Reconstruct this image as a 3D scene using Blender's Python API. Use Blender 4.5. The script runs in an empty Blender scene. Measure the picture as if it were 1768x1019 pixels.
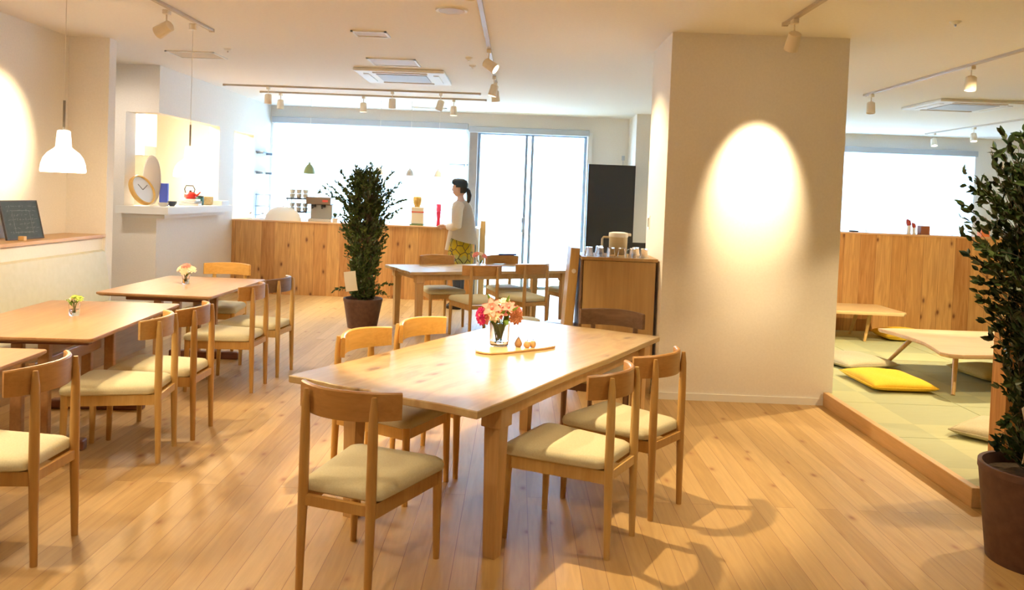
import bpy, bmesh, math, random
from mathutils import Vector, Matrix
random.seed(7)
S = bpy.context.scene
COL = S.collection
PI = math.pi

# ---------------------------------------------------------------- camera
F_PX, CY, YAW, PITCH, ROLL, CAM_H = 1402.0, 381.0, -.006, -.032, .0382, 1.578
cd = bpy.data.cameras.new('camera'); cam = bpy.data.objects.new('camera', cd); COL.objects.link(cam)
fw = Vector((math.sin(YAW)*math.cos(PITCH), math.cos(YAW)*math.cos(PITCH), math.sin(PITCH)))
rt = Vector((math.cos(YAW), -math.sin(YAW), 0)); up = rt.cross(fw)
r2 = math.cos(ROLL)*rt + math.sin(ROLL)*up; u2 = -math.sin(ROLL)*rt + math.cos(ROLL)*up
M4 = Matrix((r2, u2, -fw)).transposed().to_4x4(); M4.translation = Vector((0, 0, CAM_H))
cam.matrix_world = M4
cd.sensor_width = 36; cd.lens = F_PX/1768*36; cd.shift_x = 0; cd.shift_y = -(509.5-CY)/1768
cd.clip_start = .05; cd.clip_end = 200
S.camera = cam

# ---------------------------------------------------------------- world and exposure
W = bpy.data.worlds.new('world'); S.world = W; W.use_nodes = True
bg = W.node_tree.nodes['Background']; bg.inputs[0].default_value = (.47, .72, 1.0, 1); bg.inputs[1].default_value = 30
S.view_settings.view_transform = 'Standard'; S.view_settings.look = 'None'
S.view_settings.exposure = 0.26; S.view_settings.gamma = 1; S.view_settings.use_curve_mapping = False
S.cycles.use_denoising = True
S.cycles.max_bounces = 10; S.cycles.diffuse_bounces = 6; S.cycles.glossy_bounces = 4
S.cycles.transmission_bounces = 8; S.cycles.transparent_max_bounces = 12
S.cycles.sample_clamp_indirect = 8; S.cycles.caustics_reflective = False; S.cycles.caustics_refractive = False
WARM = (1.0, .76, .43)

# ---------------------------------------------------------------- materials
MATS = {}
def base_mat(name, col, rough=.5, metal=0., spec=.5):
    if name in MATS: return MATS[name]
    m = bpy.data.materials.new(name); m.use_nodes = True
    b = m.node_tree.nodes['Principled BSDF']
    b.inputs['Base Color'].default_value = (*col, 1); b.inputs['Roughness'].default_value = rough
    b.inputs['Metallic'].default_value = metal; b.inputs['Specular IOR Level'].default_value = spec
    MATS[name] = m; return m
def N(m, t, **kw):
    n = m.node_tree.nodes.new(t)
    for k, v in kw.items():
        if k in n.inputs.keys(): n.inputs[k].default_value = v
        else: setattr(n, k, v)
    return n
def L(m, a, b): m.node_tree.links.new(a, b)
def ramp(m, fac, stops):
    r = N(m, 'ShaderNodeValToRGB'); L(m, fac, r.inputs[0])
    e = r.color_ramp.elements
    while len(e) < len(stops): e.new(.5)
    for k, (p, c) in enumerate(stops): e[k].position = p; e[k].color = (*c, 1) if len(c) == 3 else c
    return r.outputs[0]
def mixc(m, fac, a, b, mode='MIX'):
    x = N(m, 'ShaderNodeMix', data_type='RGBA', blend_type=mode)
    for s, v in ((x.inputs[0], fac), (x.inputs[6], a), (x.inputs[7], b)):
        if hasattr(v, 'is_linked') or hasattr(v, 'links'): L(m, v, s)
        elif isinstance(v, tuple): s.default_value = (*v, 1)
        else: s.default_value = v
    return x.outputs[2]
def speckle(name, col, col2, scale, rough=.8, bump=.0, metal=0.):
    m = base_mat(name, col, rough, metal)
    b = m.node_tree.nodes['Principled BSDF']
    tc = N(m, 'ShaderNodeTexCoord'); n = N(m, 'ShaderNodeTexNoise', Scale=scale, Detail=4.0)
    L(m, tc.outputs['Object'], n.inputs['Vector'])
    L(m, ramp(m, n.outputs[0], [(.3, col), (.7, col2)]), b.inputs['Base Color'])
    if bump:
        bp = N(m, 'ShaderNodeBump', Strength=bump, Distance=.002); L(m, n.outputs[0], bp.inputs['Height']); L(m, bp.outputs[0], b.inputs['Normal'])
    return m
def wood(name, c1, c2, axis=1, scale=1.0, rough=.38, dark=None):
    """solid wood: grain stretched along one axis of the object"""
    m = base_mat(name, c1, rough)
    b = m.node_tree.nodes['Principled BSDF']
    tc = N(m, 'ShaderNodeTexCoord'); mp = N(m, 'ShaderNodeMapping')
    sc = [14*scale, 14*scale, 14*scale]; sc[axis] = 1.1*scale; mp.inputs['Scale'].default_value = sc
    L(m, tc.outputs['Object'], mp.inputs[0])
    n = N(m, 'ShaderNodeTexNoise', Scale=1.0, Detail=6.0, Roughness=.6, Distortion=.6); L(m, mp.outputs[0], n.inputs['Vector'])
    n2 = N(m, 'ShaderNodeTexNoise', Scale=6.0, Detail=3.0); L(m, mp.outputs[0], n2.inputs['Vector'])
    stops = [(.3, c1), (.68, c2)]
    if dark: stops = [(.22, dark)] + stops
    c = ramp(m, n.outputs[0], stops)
    c = mixc(m, .18, c, ramp(m, n2.outputs[0], [(.35, tuple(x*.6 for x in c1)), (.65, c2)]))
    L(m, c, b.inputs['Base Color'])
    bp = N(m, 'ShaderNodeBump', Strength=.12, Distance=.001); L(m, n2.outputs[0], bp.inputs['Height']); L(m, bp.outputs[0], b.inputs['Normal'])
    return m
def planks(name, cols, width, length, run, knots=(.25, .10, .03), knot_scale=2.0, rough=.35, gap=(.25, .14, .07), knot_r=.05, gapw=.0025, spread=(.15, .85), grain=.55):
    """boards; run = 'y' (floor, rows across x) or 'z' (cladding, rows across x, boards upright)"""
    m = base_mat(name, cols[0], rough); b = m.node_tree.nodes['Principled BSDF']
    tc = N(m, 'ShaderNodeTexCoord'); sp = N(m, 'ShaderNodeSeparateXYZ'); L(m, tc.outputs['Object'], sp.inputs[0])
    cb = N(m, 'ShaderNodeCombineXYZ')
    L(m, sp.outputs[1 if run == 'y' else 2], cb.inputs[0])
    if run == 'y': L(m, sp.outputs[0], cb.inputs[1])
    else:
        ad = N(m, 'ShaderNodeMath', operation='ADD'); L(m, sp.outputs[0], ad.inputs[0]); L(m, sp.outputs[1], ad.inputs[1]); L(m, ad.outputs[0], cb.inputs[1])
    br = N(m, 'ShaderNodeTexBrick', offset=.37, offset_frequency=2, squash=1.0)
    br.inputs['Scale'].default_value = 1; br.inputs['Brick Width'].default_value = length; br.inputs['Row Height'].default_value = width
    br.inputs['Mortar Size'].default_value = gapw; br.inputs['Mortar Smooth'].default_value = .3; br.inputs['Bias'].default_value = 0
    br.inputs['Color1'].default_value = (0, 0, 0, 1); br.inputs['Color2'].default_value = (1, 1, 1, 1); br.inputs['Mortar'].default_value = (.5, .5, .5, 1)
    L(m, cb.outputs[0], br.inputs['Vector'])
    k = len(cols)
    tone = ramp(m, br.outputs['Color'], [(spread[0]+(spread[1]-spread[0])*i/(k-1), c) for i, c in enumerate(cols)])
    # grain, displaced per board
    va = N(m, 'ShaderNodeVectorMath', operation='MULTIPLY_ADD'); L(m, br.outputs['Color'], va.inputs[0]); va.inputs[1].default_value = (7.3, 3.1, 5.7); L(m, cb.outputs[0], va.inputs[2])
    mp = N(m, 'ShaderNodeMapping'); mp.inputs['Scale'].default_value = (1.3, 16, 1); L(m, va.outputs[0], mp.inputs[0])
    n = N(m, 'ShaderNodeTexNoise', Scale=1.6, Detail=6.0, Distortion=1.2); L(m, mp.outputs[0], n.inputs['Vector'])
    c = mixc(m, grain, tone, ramp(m, n.outputs[0], [(.3, tuple(x*.72 for x in cols[1])), (.7, tuple(min(1, x*1.18) for x in cols[-1]))]))
    # knots
    mk = N(m, 'ShaderNodeMapping'); mk.inputs['Scale'].default_value = (knot_scale*.8, knot_scale*1.5, 1); L(m, va.outputs[0], mk.inputs[0])
    vo = N(m, 'ShaderNodeTexVoronoi', Scale=1.0, voronoi_dimensions='2D'); vo.inputs['Randomness'].default_value = 1; L(m, mk.outputs[0], vo.inputs['Vector'])
    ns = N(m, 'ShaderNodeTexNoise', Scale=9.0, Detail=2.0); L(m, cb.outputs[0], ns.inputs['Vector'])
    ad = N(m, 'ShaderNodeMath', operation='MULTIPLY_ADD'); L(m, ns.outputs[0], ad.inputs[0]); ad.inputs[1].default_value = .06; L(m, vo.outputs['Distance'], ad.inputs[2])
    kf = ramp(m, ad.outputs[0], [(knot_r, (1, 1, 1)), (knot_r+.045, (.25, .25, .25)), (knot_r+.10, (0, 0, 0))])
    c = mixc(m, kf, c, knots)
    c = mixc(m, br.outputs['Fac'], c, gap)
    L(m, c, b.inputs['Base Color'])
    bp = N(m, 'ShaderNodeBump', Strength=.4, Distance=.002, invert=True); L(m, br.outputs['Fac'], bp.inputs['Height']); L(m, bp.outputs[0], b.inputs['Normal'])
    return m
def emit(name, col, strength):
    m = base_mat(name, col, .5); b = m.node_tree.nodes['Principled BSDF']
    b.inputs['Emission Color'].default_value = (*col, 1); b.inputs['Emission Strength'].default_value = strength; return m
def glass(name, col=(1, 1, 1), rough=.02, alpha=None):
    m = base_mat(name, col, rough); b = m.node_tree.nodes['Principled BSDF']
    b.inputs['Transmission Weight'].default_value = 1; b.inputs['IOR'].default_value = 1.45; return m
def pane_glass():
    m = bpy.data.materials.new('window_glass'); m.use_nodes = True; nt = m.node_tree; nt.nodes.clear()
    o = nt.nodes.new('ShaderNodeOutputMaterial'); t = nt.nodes.new('ShaderNodeBsdfTransparent'); g = nt.nodes.new('ShaderNodeBsdfGlossy')
    t.inputs[0].default_value = (.93, .97, 1, 1); g.inputs[1].default_value = .02
    mx = nt.nodes.new('ShaderNodeMixShader'); mx.inputs[0].default_value = .06
    nt.links.new(t.outputs[0], mx.inputs[1]); nt.links.new(g.outputs[0], mx.inputs[2]); nt.links.new(mx.outputs[0], o.inputs[0]); return m
def cloth_translucent(name, col, trans):
    m = bpy.data.materials.new(name); m.use_nodes = True; nt = m.node_tree; nt.nodes.clear()
    o = nt.nodes.new('ShaderNodeOutputMaterial'); d = nt.nodes.new('ShaderNodeBsdfDiffuse'); t = nt.nodes.new('ShaderNodeBsdfTranslucent'); mx = nt.nodes.new('ShaderNodeMixShader')
    d.inputs[0].default_value = (*col, 1); t.inputs[0].default_value = (*col, 1); mx.inputs[0].default_value = trans
    nt.links.new(d.outputs[0], mx.inputs[1]); nt.links.new(t.outputs[0], mx.inputs[2]); nt.links.new(mx.outputs[0], o.inputs[0]); return m

M_wall = speckle('wall_plaster', (.80, .77, .72), (.84, .81, .76), 60, .85, .1)
M_ceil = speckle('ceiling_plaster', (.82, .79, .74), (.85, .82, .77), 40, .9, .05)
M_floor = planks('pine_floor', [(.43, .26, .09), (.50, .315, .125), (.56, .37, .16)], .108, 4.2, 'y', knots=(.30, .13, .045), knot_scale=2.1, rough=.48, gap=(.27, .14, .06), knot_r=.038, gapw=.0014, grain=.32)
M_cedar = planks('cedar_cladding', [(.38, .14, .03), (.52, .235, .06), (.63, .35, .115)], .19, 3.0, 'z', knots=(.17, .06, .02), knot_scale=2.2, rough=.5, gap=(.24, .10, .03), knot_r=.05, gapw=.002, spread=(.1, .9))
M_oak = wood('oak_table', (.45, .31, .14), (.58, .42, .22), 1, .55, .34, dark=(.34, .20, .10))
def knotty(m):
    b = m.node_tree.nodes['Principled BSDF']; c0 = b.inputs['Base Color'].links[0].from_socket
    tc = N(m, 'ShaderNodeTexCoord'); mp = N(m, 'ShaderNodeMapping'); mp.inputs['Scale'].default_value = (3.4, 1.5, 1); L(m, tc.outputs['Object'], mp.inputs[0])
    n = N(m, 'ShaderNodeTexNoise', Scale=3.0, Detail=4.0, Distortion=1.0); L(m, mp.outputs[0], n.inputs['Vector'])
    vo = N(m, 'ShaderNodeTexVoronoi', Scale=1.15, voronoi_dimensions='2D'); L(m, mp.outputs[0], vo.inputs['Vector'])
    ad = N(m, 'ShaderNodeMath', operation='MULTIPLY_ADD'); L(m, n.outputs[0], ad.inputs[0]); ad.inputs[1].default_value = .30; L(m, vo.outputs['Distance'], ad.inputs[2])
    kf = ramp(m, ad.outputs[0], [(.17, (.8, .8, .8)), (.21, (.3, .3, .3)), (.30, (0, 0, 0))])
    n2 = N(m, 'ShaderNodeTexNoise', Scale=1.4, Detail=3.0, Distortion=2.0); L(m, mp.outputs[0], n2.inputs['Vector'])
    c = mixc(m, ramp(m, n2.outputs[0], [(.48, (0, 0, 0)), (.66, (.55, .55, .55))]), c0, (.40, .22, .10))
    c = mixc(m, kf, c, (.17, .095, .05)); L(m, c, b.inputs['Base Color'])
knotty(M_oak)
M_oakleg = wood('oak_leg', (.52, .30, .11), (.62, .39, .17), 2, 1, .4)
M_teak = wood('cherry_table', (.42, .22, .095), (.52, .30, .14), 1, .8, .32)
M_teakdark = wood('walnut_base', (.16, .055, .03), (.24, .09, .045), 0, 1, .4)
WOODS = {'oak': wood('chair_oak', (.52, .31, .09), (.63, .41, .15), 2, 1, .38),
         'cherry': wood('chair_cherry', (.43, .22, .06), (.54, .31, .095), 2, 1, .36),
         'walnut': wood('chair_walnut', (.20, .105, .055), (.29, .165, .09), 2, 1, .38),
         'honey': wood('chair_honey', (.66, .36, .08), (.76, .45, .13), 2, 1, .38)}
RAILS = {k: wood('rail_'+k, c1, c2, 0, 1, .36) for k, (c1, c2) in {
    'oak': ((.50, .28, .08), (.60, .37, .13)), 'cherry': ((.38, .175, .045), (.50, .26, .075)), 'walnut': ((.15, .08, .045), (.24, .14, .08)), 'honey': ((.66, .34, .07), (.76, .44, .12))}.items()}
M_seat = speckle('seat_fabric', (.60, .55, .36), (.67, .62, .43), 160, .9, .3)
M_bench = speckle('bench_leatherette', (.62, .58, .40), (.66, .62, .45), 20, .55)
M_white = base_mat('white_paint', (.82, .82, .80), .5)
M_whitem = base_mat('white_metal', (.85, .83, .78), .4)
M_grey = base_mat('grey_aluminium', (.42, .46, .52), .35, .6)
M_bronze = base_mat('door_frame_grey', (.28, .34, .42), .4, .3)
M_blind = base_mat('blind_box_grey', (.48, .52, .58), .6)
M_glass = glass('clear_glass')
M_pane = pane_glass()
M_roller = cloth_translucent('roller_blind', (.95, .96, .97), .8)
M_black = speckle('chalkboard_black', (.018, .018, .018), (.035, .034, .03), 220, .6)
M_slate = speckle('slate_green', (.03, .045, .042), (.05, .065, .06), 30, .7)
M_chalk = base_mat('chalk', (.5, .5, .47), .9)
M_faint = base_mat('chalk_faint', (.16, .17, .16), .9)
M_tatami = None
M_pot = speckle('pot_brown', (.085, .035, .022), (.13, .06, .035), 25, .6)
M_soil = speckle('soil', (.03, .02, .012), (.10, .06, .03), 50, .95)
M_leaf = speckle('leaf_green', (.022, .055, .014), (.10, .15, .025), 9, .45)
M_leaf2 = speckle('leaf_dark', (.014, .04, .016), (.07, .11, .025), 9, .4)
M_bark = speckle('bark', (.12, .09, .06), (.2, .15, .1), 30, .9)
M_card = base_mat('card', (.80, .74, .62), .8)
M_ink = base_mat('ink', (.18, .16, .14), .8)
M_opal = base_mat('opal_glass', (.95, .93, .88), .25)
_b = M_opal.node_tree.nodes['Principled BSDF']; _b.inputs['Emission Color'].default_value = (1, .93, .80, 1); _b.inputs['Emission Strength'].default_value = 1.6
M_lens = emit('lamp_lens', (1, .90, .70), 14)
M_steel = base_mat('steel', (.55, .55, .55), .25, 1)
M_skin = base_mat('skin', (.62, .38, .26), .55)
M_hair = base_mat('hair', (.015, .012, .012), .5)

# ---------------------------------------------------------------- mesh helpers
def mark(o, label=None, cat=None, group=None, kind=None):
    if label: o['label'] = label
    if cat: o['category'] = cat
    if group: o['group'] = group
    if kind: o['kind'] = kind
    return o
def thing(name, label, cat, loc=(0, 0, 0), rz=0, group=None):
    o = bpy.data.objects.new(name, None); COL.objects.link(o); o.empty_display_size = .1
    o.location = loc; o.rotation_euler = (0, 0, rz)
    return mark(o, label, cat, group)
def obj(name, bm, mat, parent=None, smooth=False, loc=None, rz=None):
    me = bpy.data.meshes.new(name)
    if isinstance(bm, tuple): me.from_pydata(bm[0], [], bm[1])
    else:
        bmesh.ops.recalc_face_normals(bm, faces=bm.faces); bm.to_mesh(me); bm.free()
    for mm in (mat if isinstance(mat, (list, tuple)) else [mat]): me.materials.append(mm)
    if smooth:
        for p in me.polygons: p.use_smooth = True
        try: me.set_sharp_from_angle(angle=math.radians(40))
        except Exception: pass
    o = bpy.data.objects.new(name, me); COL.objects.link(o)
    if parent is not None: o.parent = parent
    if loc is not None: o.location = loc
    if rz is not None: o.rotation_euler = (0, 0, rz)
    return o
def dup(root, loc, rz=0., label=None, group=None, remap=None, scale=None):
    def cp(o, par):
        c = o.copy()
        if remap and c.type == 'MESH' and any(m in remap for m in c.data.materials):
            c.data = o.data.copy()
            for i, m in enumerate(c.data.materials):
                if m in remap: c.data.materials[i] = remap[m]
        COL.objects.link(c)
        if par is not None: c.parent = par
        for ch in kids.get(o, []): cp(ch, c)
        return c
    kids = {}
    stack = [root]
    while stack:
        o = stack.pop(); kids[o] = list(o.children); stack += kids[o]
    r = cp(root, None); r.location = loc; r.rotation_euler = (0, 0, rz)
    if scale: r.scale = scale
    if label: r['label'] = label
    if group: r['group'] = group
    return r
def nb(): return bmesh.new()
def box(bm, x0, x1, y0, y1, z0, z1, bev=0, seg=2, mat=0, rot=None):
    g = bmesh.ops.create_cube(bm, size=1); vs = g['verts']
    bmesh.ops.scale(bm, vec=(x1-x0, y1-y0, z1-z0), verts=vs)
    if rot is not None: bmesh.ops.rotate(bm, cent=(0, 0, 0), matrix=rot, verts=vs)
    bmesh.ops.translate(bm, vec=((x0+x1)/2, (y0+y1)/2, (z0+z1)/2), verts=vs)
    fs = {f for v in vs for f in v.link_faces}
    for f in fs: f.material_index = mat
    if bev:
        es = list({e for v in vs for e in v.link_edges})
        r = bmesh.ops.bevel(bm, geom=es, offset=bev, segments=seg, profile=.5, affect='EDGES')
        for f in r['faces']: f.material_index = mat
    return bm
def rings(bm, rs, close=True, cap=True, mat=0):
    """loft a list of rings (each a list of points)"""
    vv = [[bm.verts.new(p) for p in r] for r in rs]
    n = len(rs[0])
    for a, b in zip(vv, vv[1:]):
        for i in range(n if close else n-1):
            j = (i+1) % n
            try: f = bm.faces.new((a[i], a[j], b[j], b[i])); f.material_index = mat
            except ValueError: pass
    if cap:
        for r in (vv[0], vv[-1]):
            try: f = bm.faces.new(r); f.material_index = mat
            except ValueError: pass
    return bm
def tube(bm, pts, rad, n=10, cap=True, mat=0, squash=None):
    pts = [Vector(p) for p in pts]
    if not isinstance(rad, (list, tuple)): rad = [rad]*len(pts)
    rs = []; prev = None
    for i, p in enumerate(pts):
        t = (pts[min(i+1, len(pts)-1)]-pts[max(i-1, 0)]).normalized()
        if prev is None:
            a = Vector((1, 0, 0)) if abs(t.x) < .8 else Vector((0, 1, 0))
            u = (a - t*a.dot(t)).normalized()
        else: u = (prev - t*prev.dot(t)).normalized()
        prev = u; v = t.cross(u)
        rs.append([p + rad[i]*(math.cos(2*PI*k/n)*u + math.sin(2*PI*k/n)*v) for k in range(n)])
    return rings(bm, rs, cap=cap, mat=mat)
def lathe(bm, prof, n=28, c=(0, 0, 0), mat=0, cap=True):
    rs = [[(c[0]+r*math.cos(2*PI*k/n), c[1]+r*math.sin(2*PI*k/n), c[2]+z) for k in range(n)] for r, z in prof]
    return rings(bm, rs, cap=cap, mat=mat)
def prism(bm, pts, z0, z1, mat=0):
    return rings(bm, [[(x, y, z0) for x, y in pts], [(x, y, z1) for x, y in pts]], mat=mat)
def struct(name, bm, mat): return mark(obj(name, bm, mat), kind='structure')
def bx(*a, **k): return box(nb(), *a, **k)
def text_mesh(s, size, depth=.001):
    cu = bpy.data.curves.new('t', 'FONT'); cu.body = s; cu.size = size; cu.extrude = depth; cu.align_x = 'CENTER'; cu.align_y = 'CENTER'
    to = bpy.data.objects.new('t', cu); COL.objects.link(to)
    dg = bpy.context.evaluated_depsgraph_get(); dg.update()
    me = bpy.data.meshes.new_from_object(to.evaluated_get(dg)); bpy.data.objects.remove(to)
    return me

# ================================================================ SETTING
H = 2.90
struct('floor', bx(-7.5, 11, -3.5, 15, -.12, 0), M_floor)
struct('ceiling', bx(-7.5, 11, -3.5, 15, H, H+.15), M_ceil)
struct('wall_left', bx(-4.45, -4.25, -3.5, 7.75, 0, H), M_wall)
struct('wall_alcove', bx(-4.25, -3.87, 7.62, 7.75, 0, H), M_wall)
struct('wall_passage', bx(-7.5, -4.25, 7.75, 7.90, 0, H), M_wall)
struct('wall_behind', bx(-4.45, 11, -3.5, -3.35, 0, H), M_wall)
struct('wall_right', bx(10.6, 10.75, -3.35, 15, 0, H), M_wall)
# kitchen block with a pass-through that wraps the corner
KX = -4.14
bm = nb(); box(bm, -7.4, -4.52, 9.3, 9.55, 0, H); box(bm, -4.52, KX, 9.3, 9.55, 0, 1.20); box(bm, -4.52, KX, 9.3, 9.55, 2.36, H)
struct('wall_kitchen_front', bm, M_wall)
bm = nb(); box(bm, KX-.14, KX, 9.55, 11.2, 0, 1.20); box(bm, KX-.14, KX, 9.55, 11.2, 2.36, H)
box(bm, KX-.14, KX, 11.2, 11.78, 0, H); box(bm, KX-.14, KX, 11.78, 12.66, 2.35, H); box(bm, KX-.14, KX, 12.66, 13.5, 0, H)
struct('wall_kitchen_side', bm, M_wall)
struct('wall_kitchen_back', bx(-7.4, KX-.14, 13.5, 13.65, 0, H), M_wall)
struct('wall_kitchen_left', bx(-7.5, -7.35, 7.9, 13.5, 0, H), M_wall)
# back wall: window and glass door
WX0, WX1, WZ = -4.10, 1.12, 2.61
bm = nb(); box(bm, KX-.14, 1.8, 13.5, 13.75, WZ, H); box(bm, KX-.14, WX0, 13.5, 13.75, 0, WZ); box(bm, WX1, 1.8, 13.5, 13.75, 0, WZ)
box(bm, WX0, -.83, 13.5, 13.75, 0, .80)
struct('wall_back', bm, M_wall)
struct('wall_column', bx(1.8, 2.5, 12.65, 14.9, 0, H), M_wall)
RX0, RX1, RZ0, RZ1 = 3.4, 8.2, 1.0, 2.57
bm = nb(); box(bm, 2.5, 10.6, 14.7, 14.9, RZ1, H); box(bm, 2.5, RX0, 14.7, 14.9, 0, RZ1); box(bm, RX1, 10.6, 14.7, 14.9, 0, RZ1); box(bm, RX0, RX1, 14.7, 14.9, 0, RZ0)
struct('wall_tatami_back', bm, M_wall)
# pillar
struct('wall_pillar', bx(1.165, 2.555, 6.42, 7.30, 0, H), M_wall)
bm = nb(); box(bm, 1.153, 2.567, 6.408, 6.42, 0, .055); box(bm, 1.153, 1.165, 6.42, 7.3, 0, .055)
struct('baseboard_pillar', bm, M_white)

def window(name, x0, x1, y, z0, z1, mulls, mat, fr=.05):
    bm = nb()
    box(bm, x0, x1, y, y+.07, z1-fr, z1); box(bm, x0, x1, y, y+.07, z0, z0+fr)
    box(bm, x0, x0+fr, y, y+.07, z0+fr, z1-fr); box(bm, x1-fr, x1, y, y+.07, z0+fr, z1-fr)
    for a, w in mulls: box(bm, a-w/2, a+w/2, y+.005, y+.065, z0+fr, z1-fr)
    w = struct(name, bm, mat)
    g = obj('glass_pane', bx(x0+fr*.5, x1-fr*.5, y+.03, y+.036, z0+fr*.5, z1-fr*.5), M_pane, w)
    return w
window('window_1', WX0, -.83, 13.60, .80, WZ, [(-2.45, .05)], M_white)
d = window('door_1', -.70, WX1, 13.60, 0, WZ, [(.115, .045), (.215, .045)], M_bronze, .045)
bm = nb(); box(bm, .075, .135, 13.54, 13.60, .95, 1.20, .008); box(bm, .09, .12, 13.50, 13.56, 1.00, 1.12, .006)
h = obj('door_handle', bm, M_grey, d); h['label'] = 'grey metal door handle'
bm = nb(); box(bm, -.83, -.70, 13.46, 13.75, 0, WZ)
struct('trim_1', bm, speckle('post_paint', (.36, .31, .27), (.40, .35, .31), 8, .7))
struct('trim_2', bx(WX1, WX1+.075, 13.44, 13.5, 0, WZ+.03), M_white)
window('window_2', RX0, RX1, 14.78, RZ0, RZ1, [(5.55, .05), (6.35, .05)], M_white)
for nm, x0, x1, y0, z in (('window blind', WX0, -.86, 13.40, WZ+.01), ('door blind', -.84, WX1+.02, 13.40, WZ-.03), ('right', RX0, RX1, 14.60, RZ1)):
    lab = {'window blind': 'long grey blind box above the wide window behind the left counter', 'door blind': 'grey blind box above the glass sliding door', 'right': 'grey blind box above the window of the tatami room'}[nm]
    t = thing('roller_blind', lab, 'blind', ((x0+x1)/2, y0, z), 0)
    w = (x1-x0)/2
    obj('blind_box', bx(-w, w, 0, .09, 0, .10, bev=.01), M_blind, t)
    if nm == 'window blind':
        obj('blind_cloth', bx(-w+.04, w-.03, .045, .048, -1.28, .01), M_roller, t)
    if nm == 'right':
        obj('blind_cloth', bx(-w+.9, w-.03, .045, .048, -1.3, .01), M_roller, t)
# outside: terrace, kerb planting wall and pale facade across the lane
struct('ground_outside', bx(-30, 30, 13.76, 45, -.15, -.03), speckle('paving', (.74, .76, .78), (.82, .84, .86), 3, .9))
t = thing('neighbour_building', 'pale facade of the building across the lane behind the glass door', 'building', (0, 32, 0))
obj('facade', bx(-16, 16, 0, .4, -.03, 4.2), base_mat('facade_pale', (.80, .84, .86), .9), t)
for i in range(6): obj('window', bx(-14+i*5, -12+i*5, -.03, 0, .9, 2.4), base_mat('facade_glass', (.45, .62, .64), .2), t)
t = mark(obj('low_terrace_wall', bx(-6, 6, 18.5, 18.7, -.03, .55), base_mat('terrace_wall', (.62, .78, .80), .9)), 'low pale wall outside beyond the glass door', 'wall')
# tatami platform
bm = nb()
TX0, TY0, TY1 = 2.48, 4.30, 9.75
P = struct('platform', bx(TX0+.03, 10.6, TY0+.03, 13.0, 0, .085), WOODS['oak'])
def tatami_mat():
    m = base_mat('tatami', (.42, .44, .24), .7); b = m.node_tree.nodes['Principled BSDF']
    tc = N(m, 'ShaderNodeTexCoord'); ck = N(m, 'ShaderNodeTexChecker', Scale=1/.93); L(m, tc.outputs['Object'], ck.inputs['Vector'])
    mp = N(m, 'ShaderNodeMapping'); mp.inputs['Scale'].default_value = (3, 180, 1); L(m, tc.outputs['Object'], mp.inputs[0])
    n = N(m, 'ShaderNodeTexNoise', Scale=1, Detail=2.0); L(m, mp.outputs[0], n.inputs['Vector'])
    c = mixc(m, ck.outputs['Fac'], (.47, .49, .27), (.39, .42, .25))
    c = mixc(m, .15, c, ramp(m, n.outputs[0], [(.3, (.25, .27, .14)), (.7, (.6, .6, .38))]))
    L(m, c, b.inputs['Base Color']); return m
M_tatami = tatami_mat()
bm = nb()
for i in range(9):
    for j in range(6):
        x = TX0+.05+i*.9; y = TY0+.05+j*.9
        if x < 2.60 and False: continue
        box(bm, x, x+.895, y, min(y+.895, TY1), .085, .10, .003)
struct('floor_tatami', bm, M_tatami)
bm = nb(); box(bm, TX0, TX0+.045, TY0, 6.41, 0, .108, .004); box(bm, TX0, TX0+.045, 7.31, 13.0, 0, .108, .004); box(bm, TX0+.045, 10.6, TY0, TY0+.045, 0, .108, .004)
struct('trim_3', bm, wood('kerb_pine', (.60, .36, .15), (.68, .43, .20), 1, 1, .4))

# ================================================================ ceiling fittings
def track(label, p0, p1):
    a = Vector(p0); b = Vector(p1); ln = (b-a).length; ang = math.atan2(b.y-a.y, b.x-a.x)
    t = thing('lighting_track', label, 'track', ((a.x+b.x)/2, (a.y+b.y)/2, H), ang)
    bm = nb(); box(bm, -ln/2, ln/2, -.017, .017, -.022, 0, .002); obj('rail', bm, M_trk, t)
    for s in (-1, 1): obj('end_cap', bx(s*ln/2-.012, s*ln/2+.012, -.02, .02, -.026, 0), M_trk, t)
M_trk = base_mat('track_beige', (.50, .42, .33), .5)
M_head = base_mat('spot_beige', (.80, .72, .58), .5)
def spot_proto():
    t = thing('track_spotlight', 'x', 'spotlight', (0, 0, 0), 0)
    bm = nb(); box(bm, -.02, .02, -.035, .035, -.055, -.022, .004); obj('adapter', bm, M_head, t, True)
    bm = nb(); tube(bm, [(0, 0, -.05), (0, 0, -.135)], .006, 8); obj('stem', bm, M_head, t, True)
    return t
def spot(x, y, aim, label, on=True, power=0, size=60, blend=.35, drop=0, col=WARM, rad=.03):
    """a track spotlight with its real light inside the head"""
    t = spot_proto(); t['label'] = label
    t['group'] = 'track spotlights'; t.location = (x, y, H)
    o = Vector((0, 0, -.155)); d = (Vector(aim)-Vector((x, y, H))-o).normalized()
    q = d.to_track_quat('-Z', 'Y').to_matrix().to_4x4(); q.translation = o
    bm = nb(); lathe(bm, [(.030, .045), (.044, .035), (.048, -.04), (.050, -.085), (.044, -.085), (.040, -.06)], 20)
    bmesh.ops.transform(bm, matrix=q, verts=bm.verts); obj('lamp_head', bm, M_head, t, True)
    bm = nb(); lathe(bm, [(.039, -.068), (.039, -.074)], 16); bmesh.ops.transform(bm, matrix=q, verts=bm.verts)
    obj('lens', bm, M_lens if on else M_opaloff, t)
    if power:
        ld = bpy.data.lights.new('spot_light', 'SPOT'); ld.energy = power; ld.color = col; ld.spot_size = math.radians(size); ld.spot_blend = blend; ld.shadow_soft_size = rad
        lo = bpy.data.objects.new('spot_light', ld); COL.objects.link(lo); lo.parent = t
        qq = q.copy(); qq.translation = o + d*.092; lo.matrix_local = qq
    return t
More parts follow.
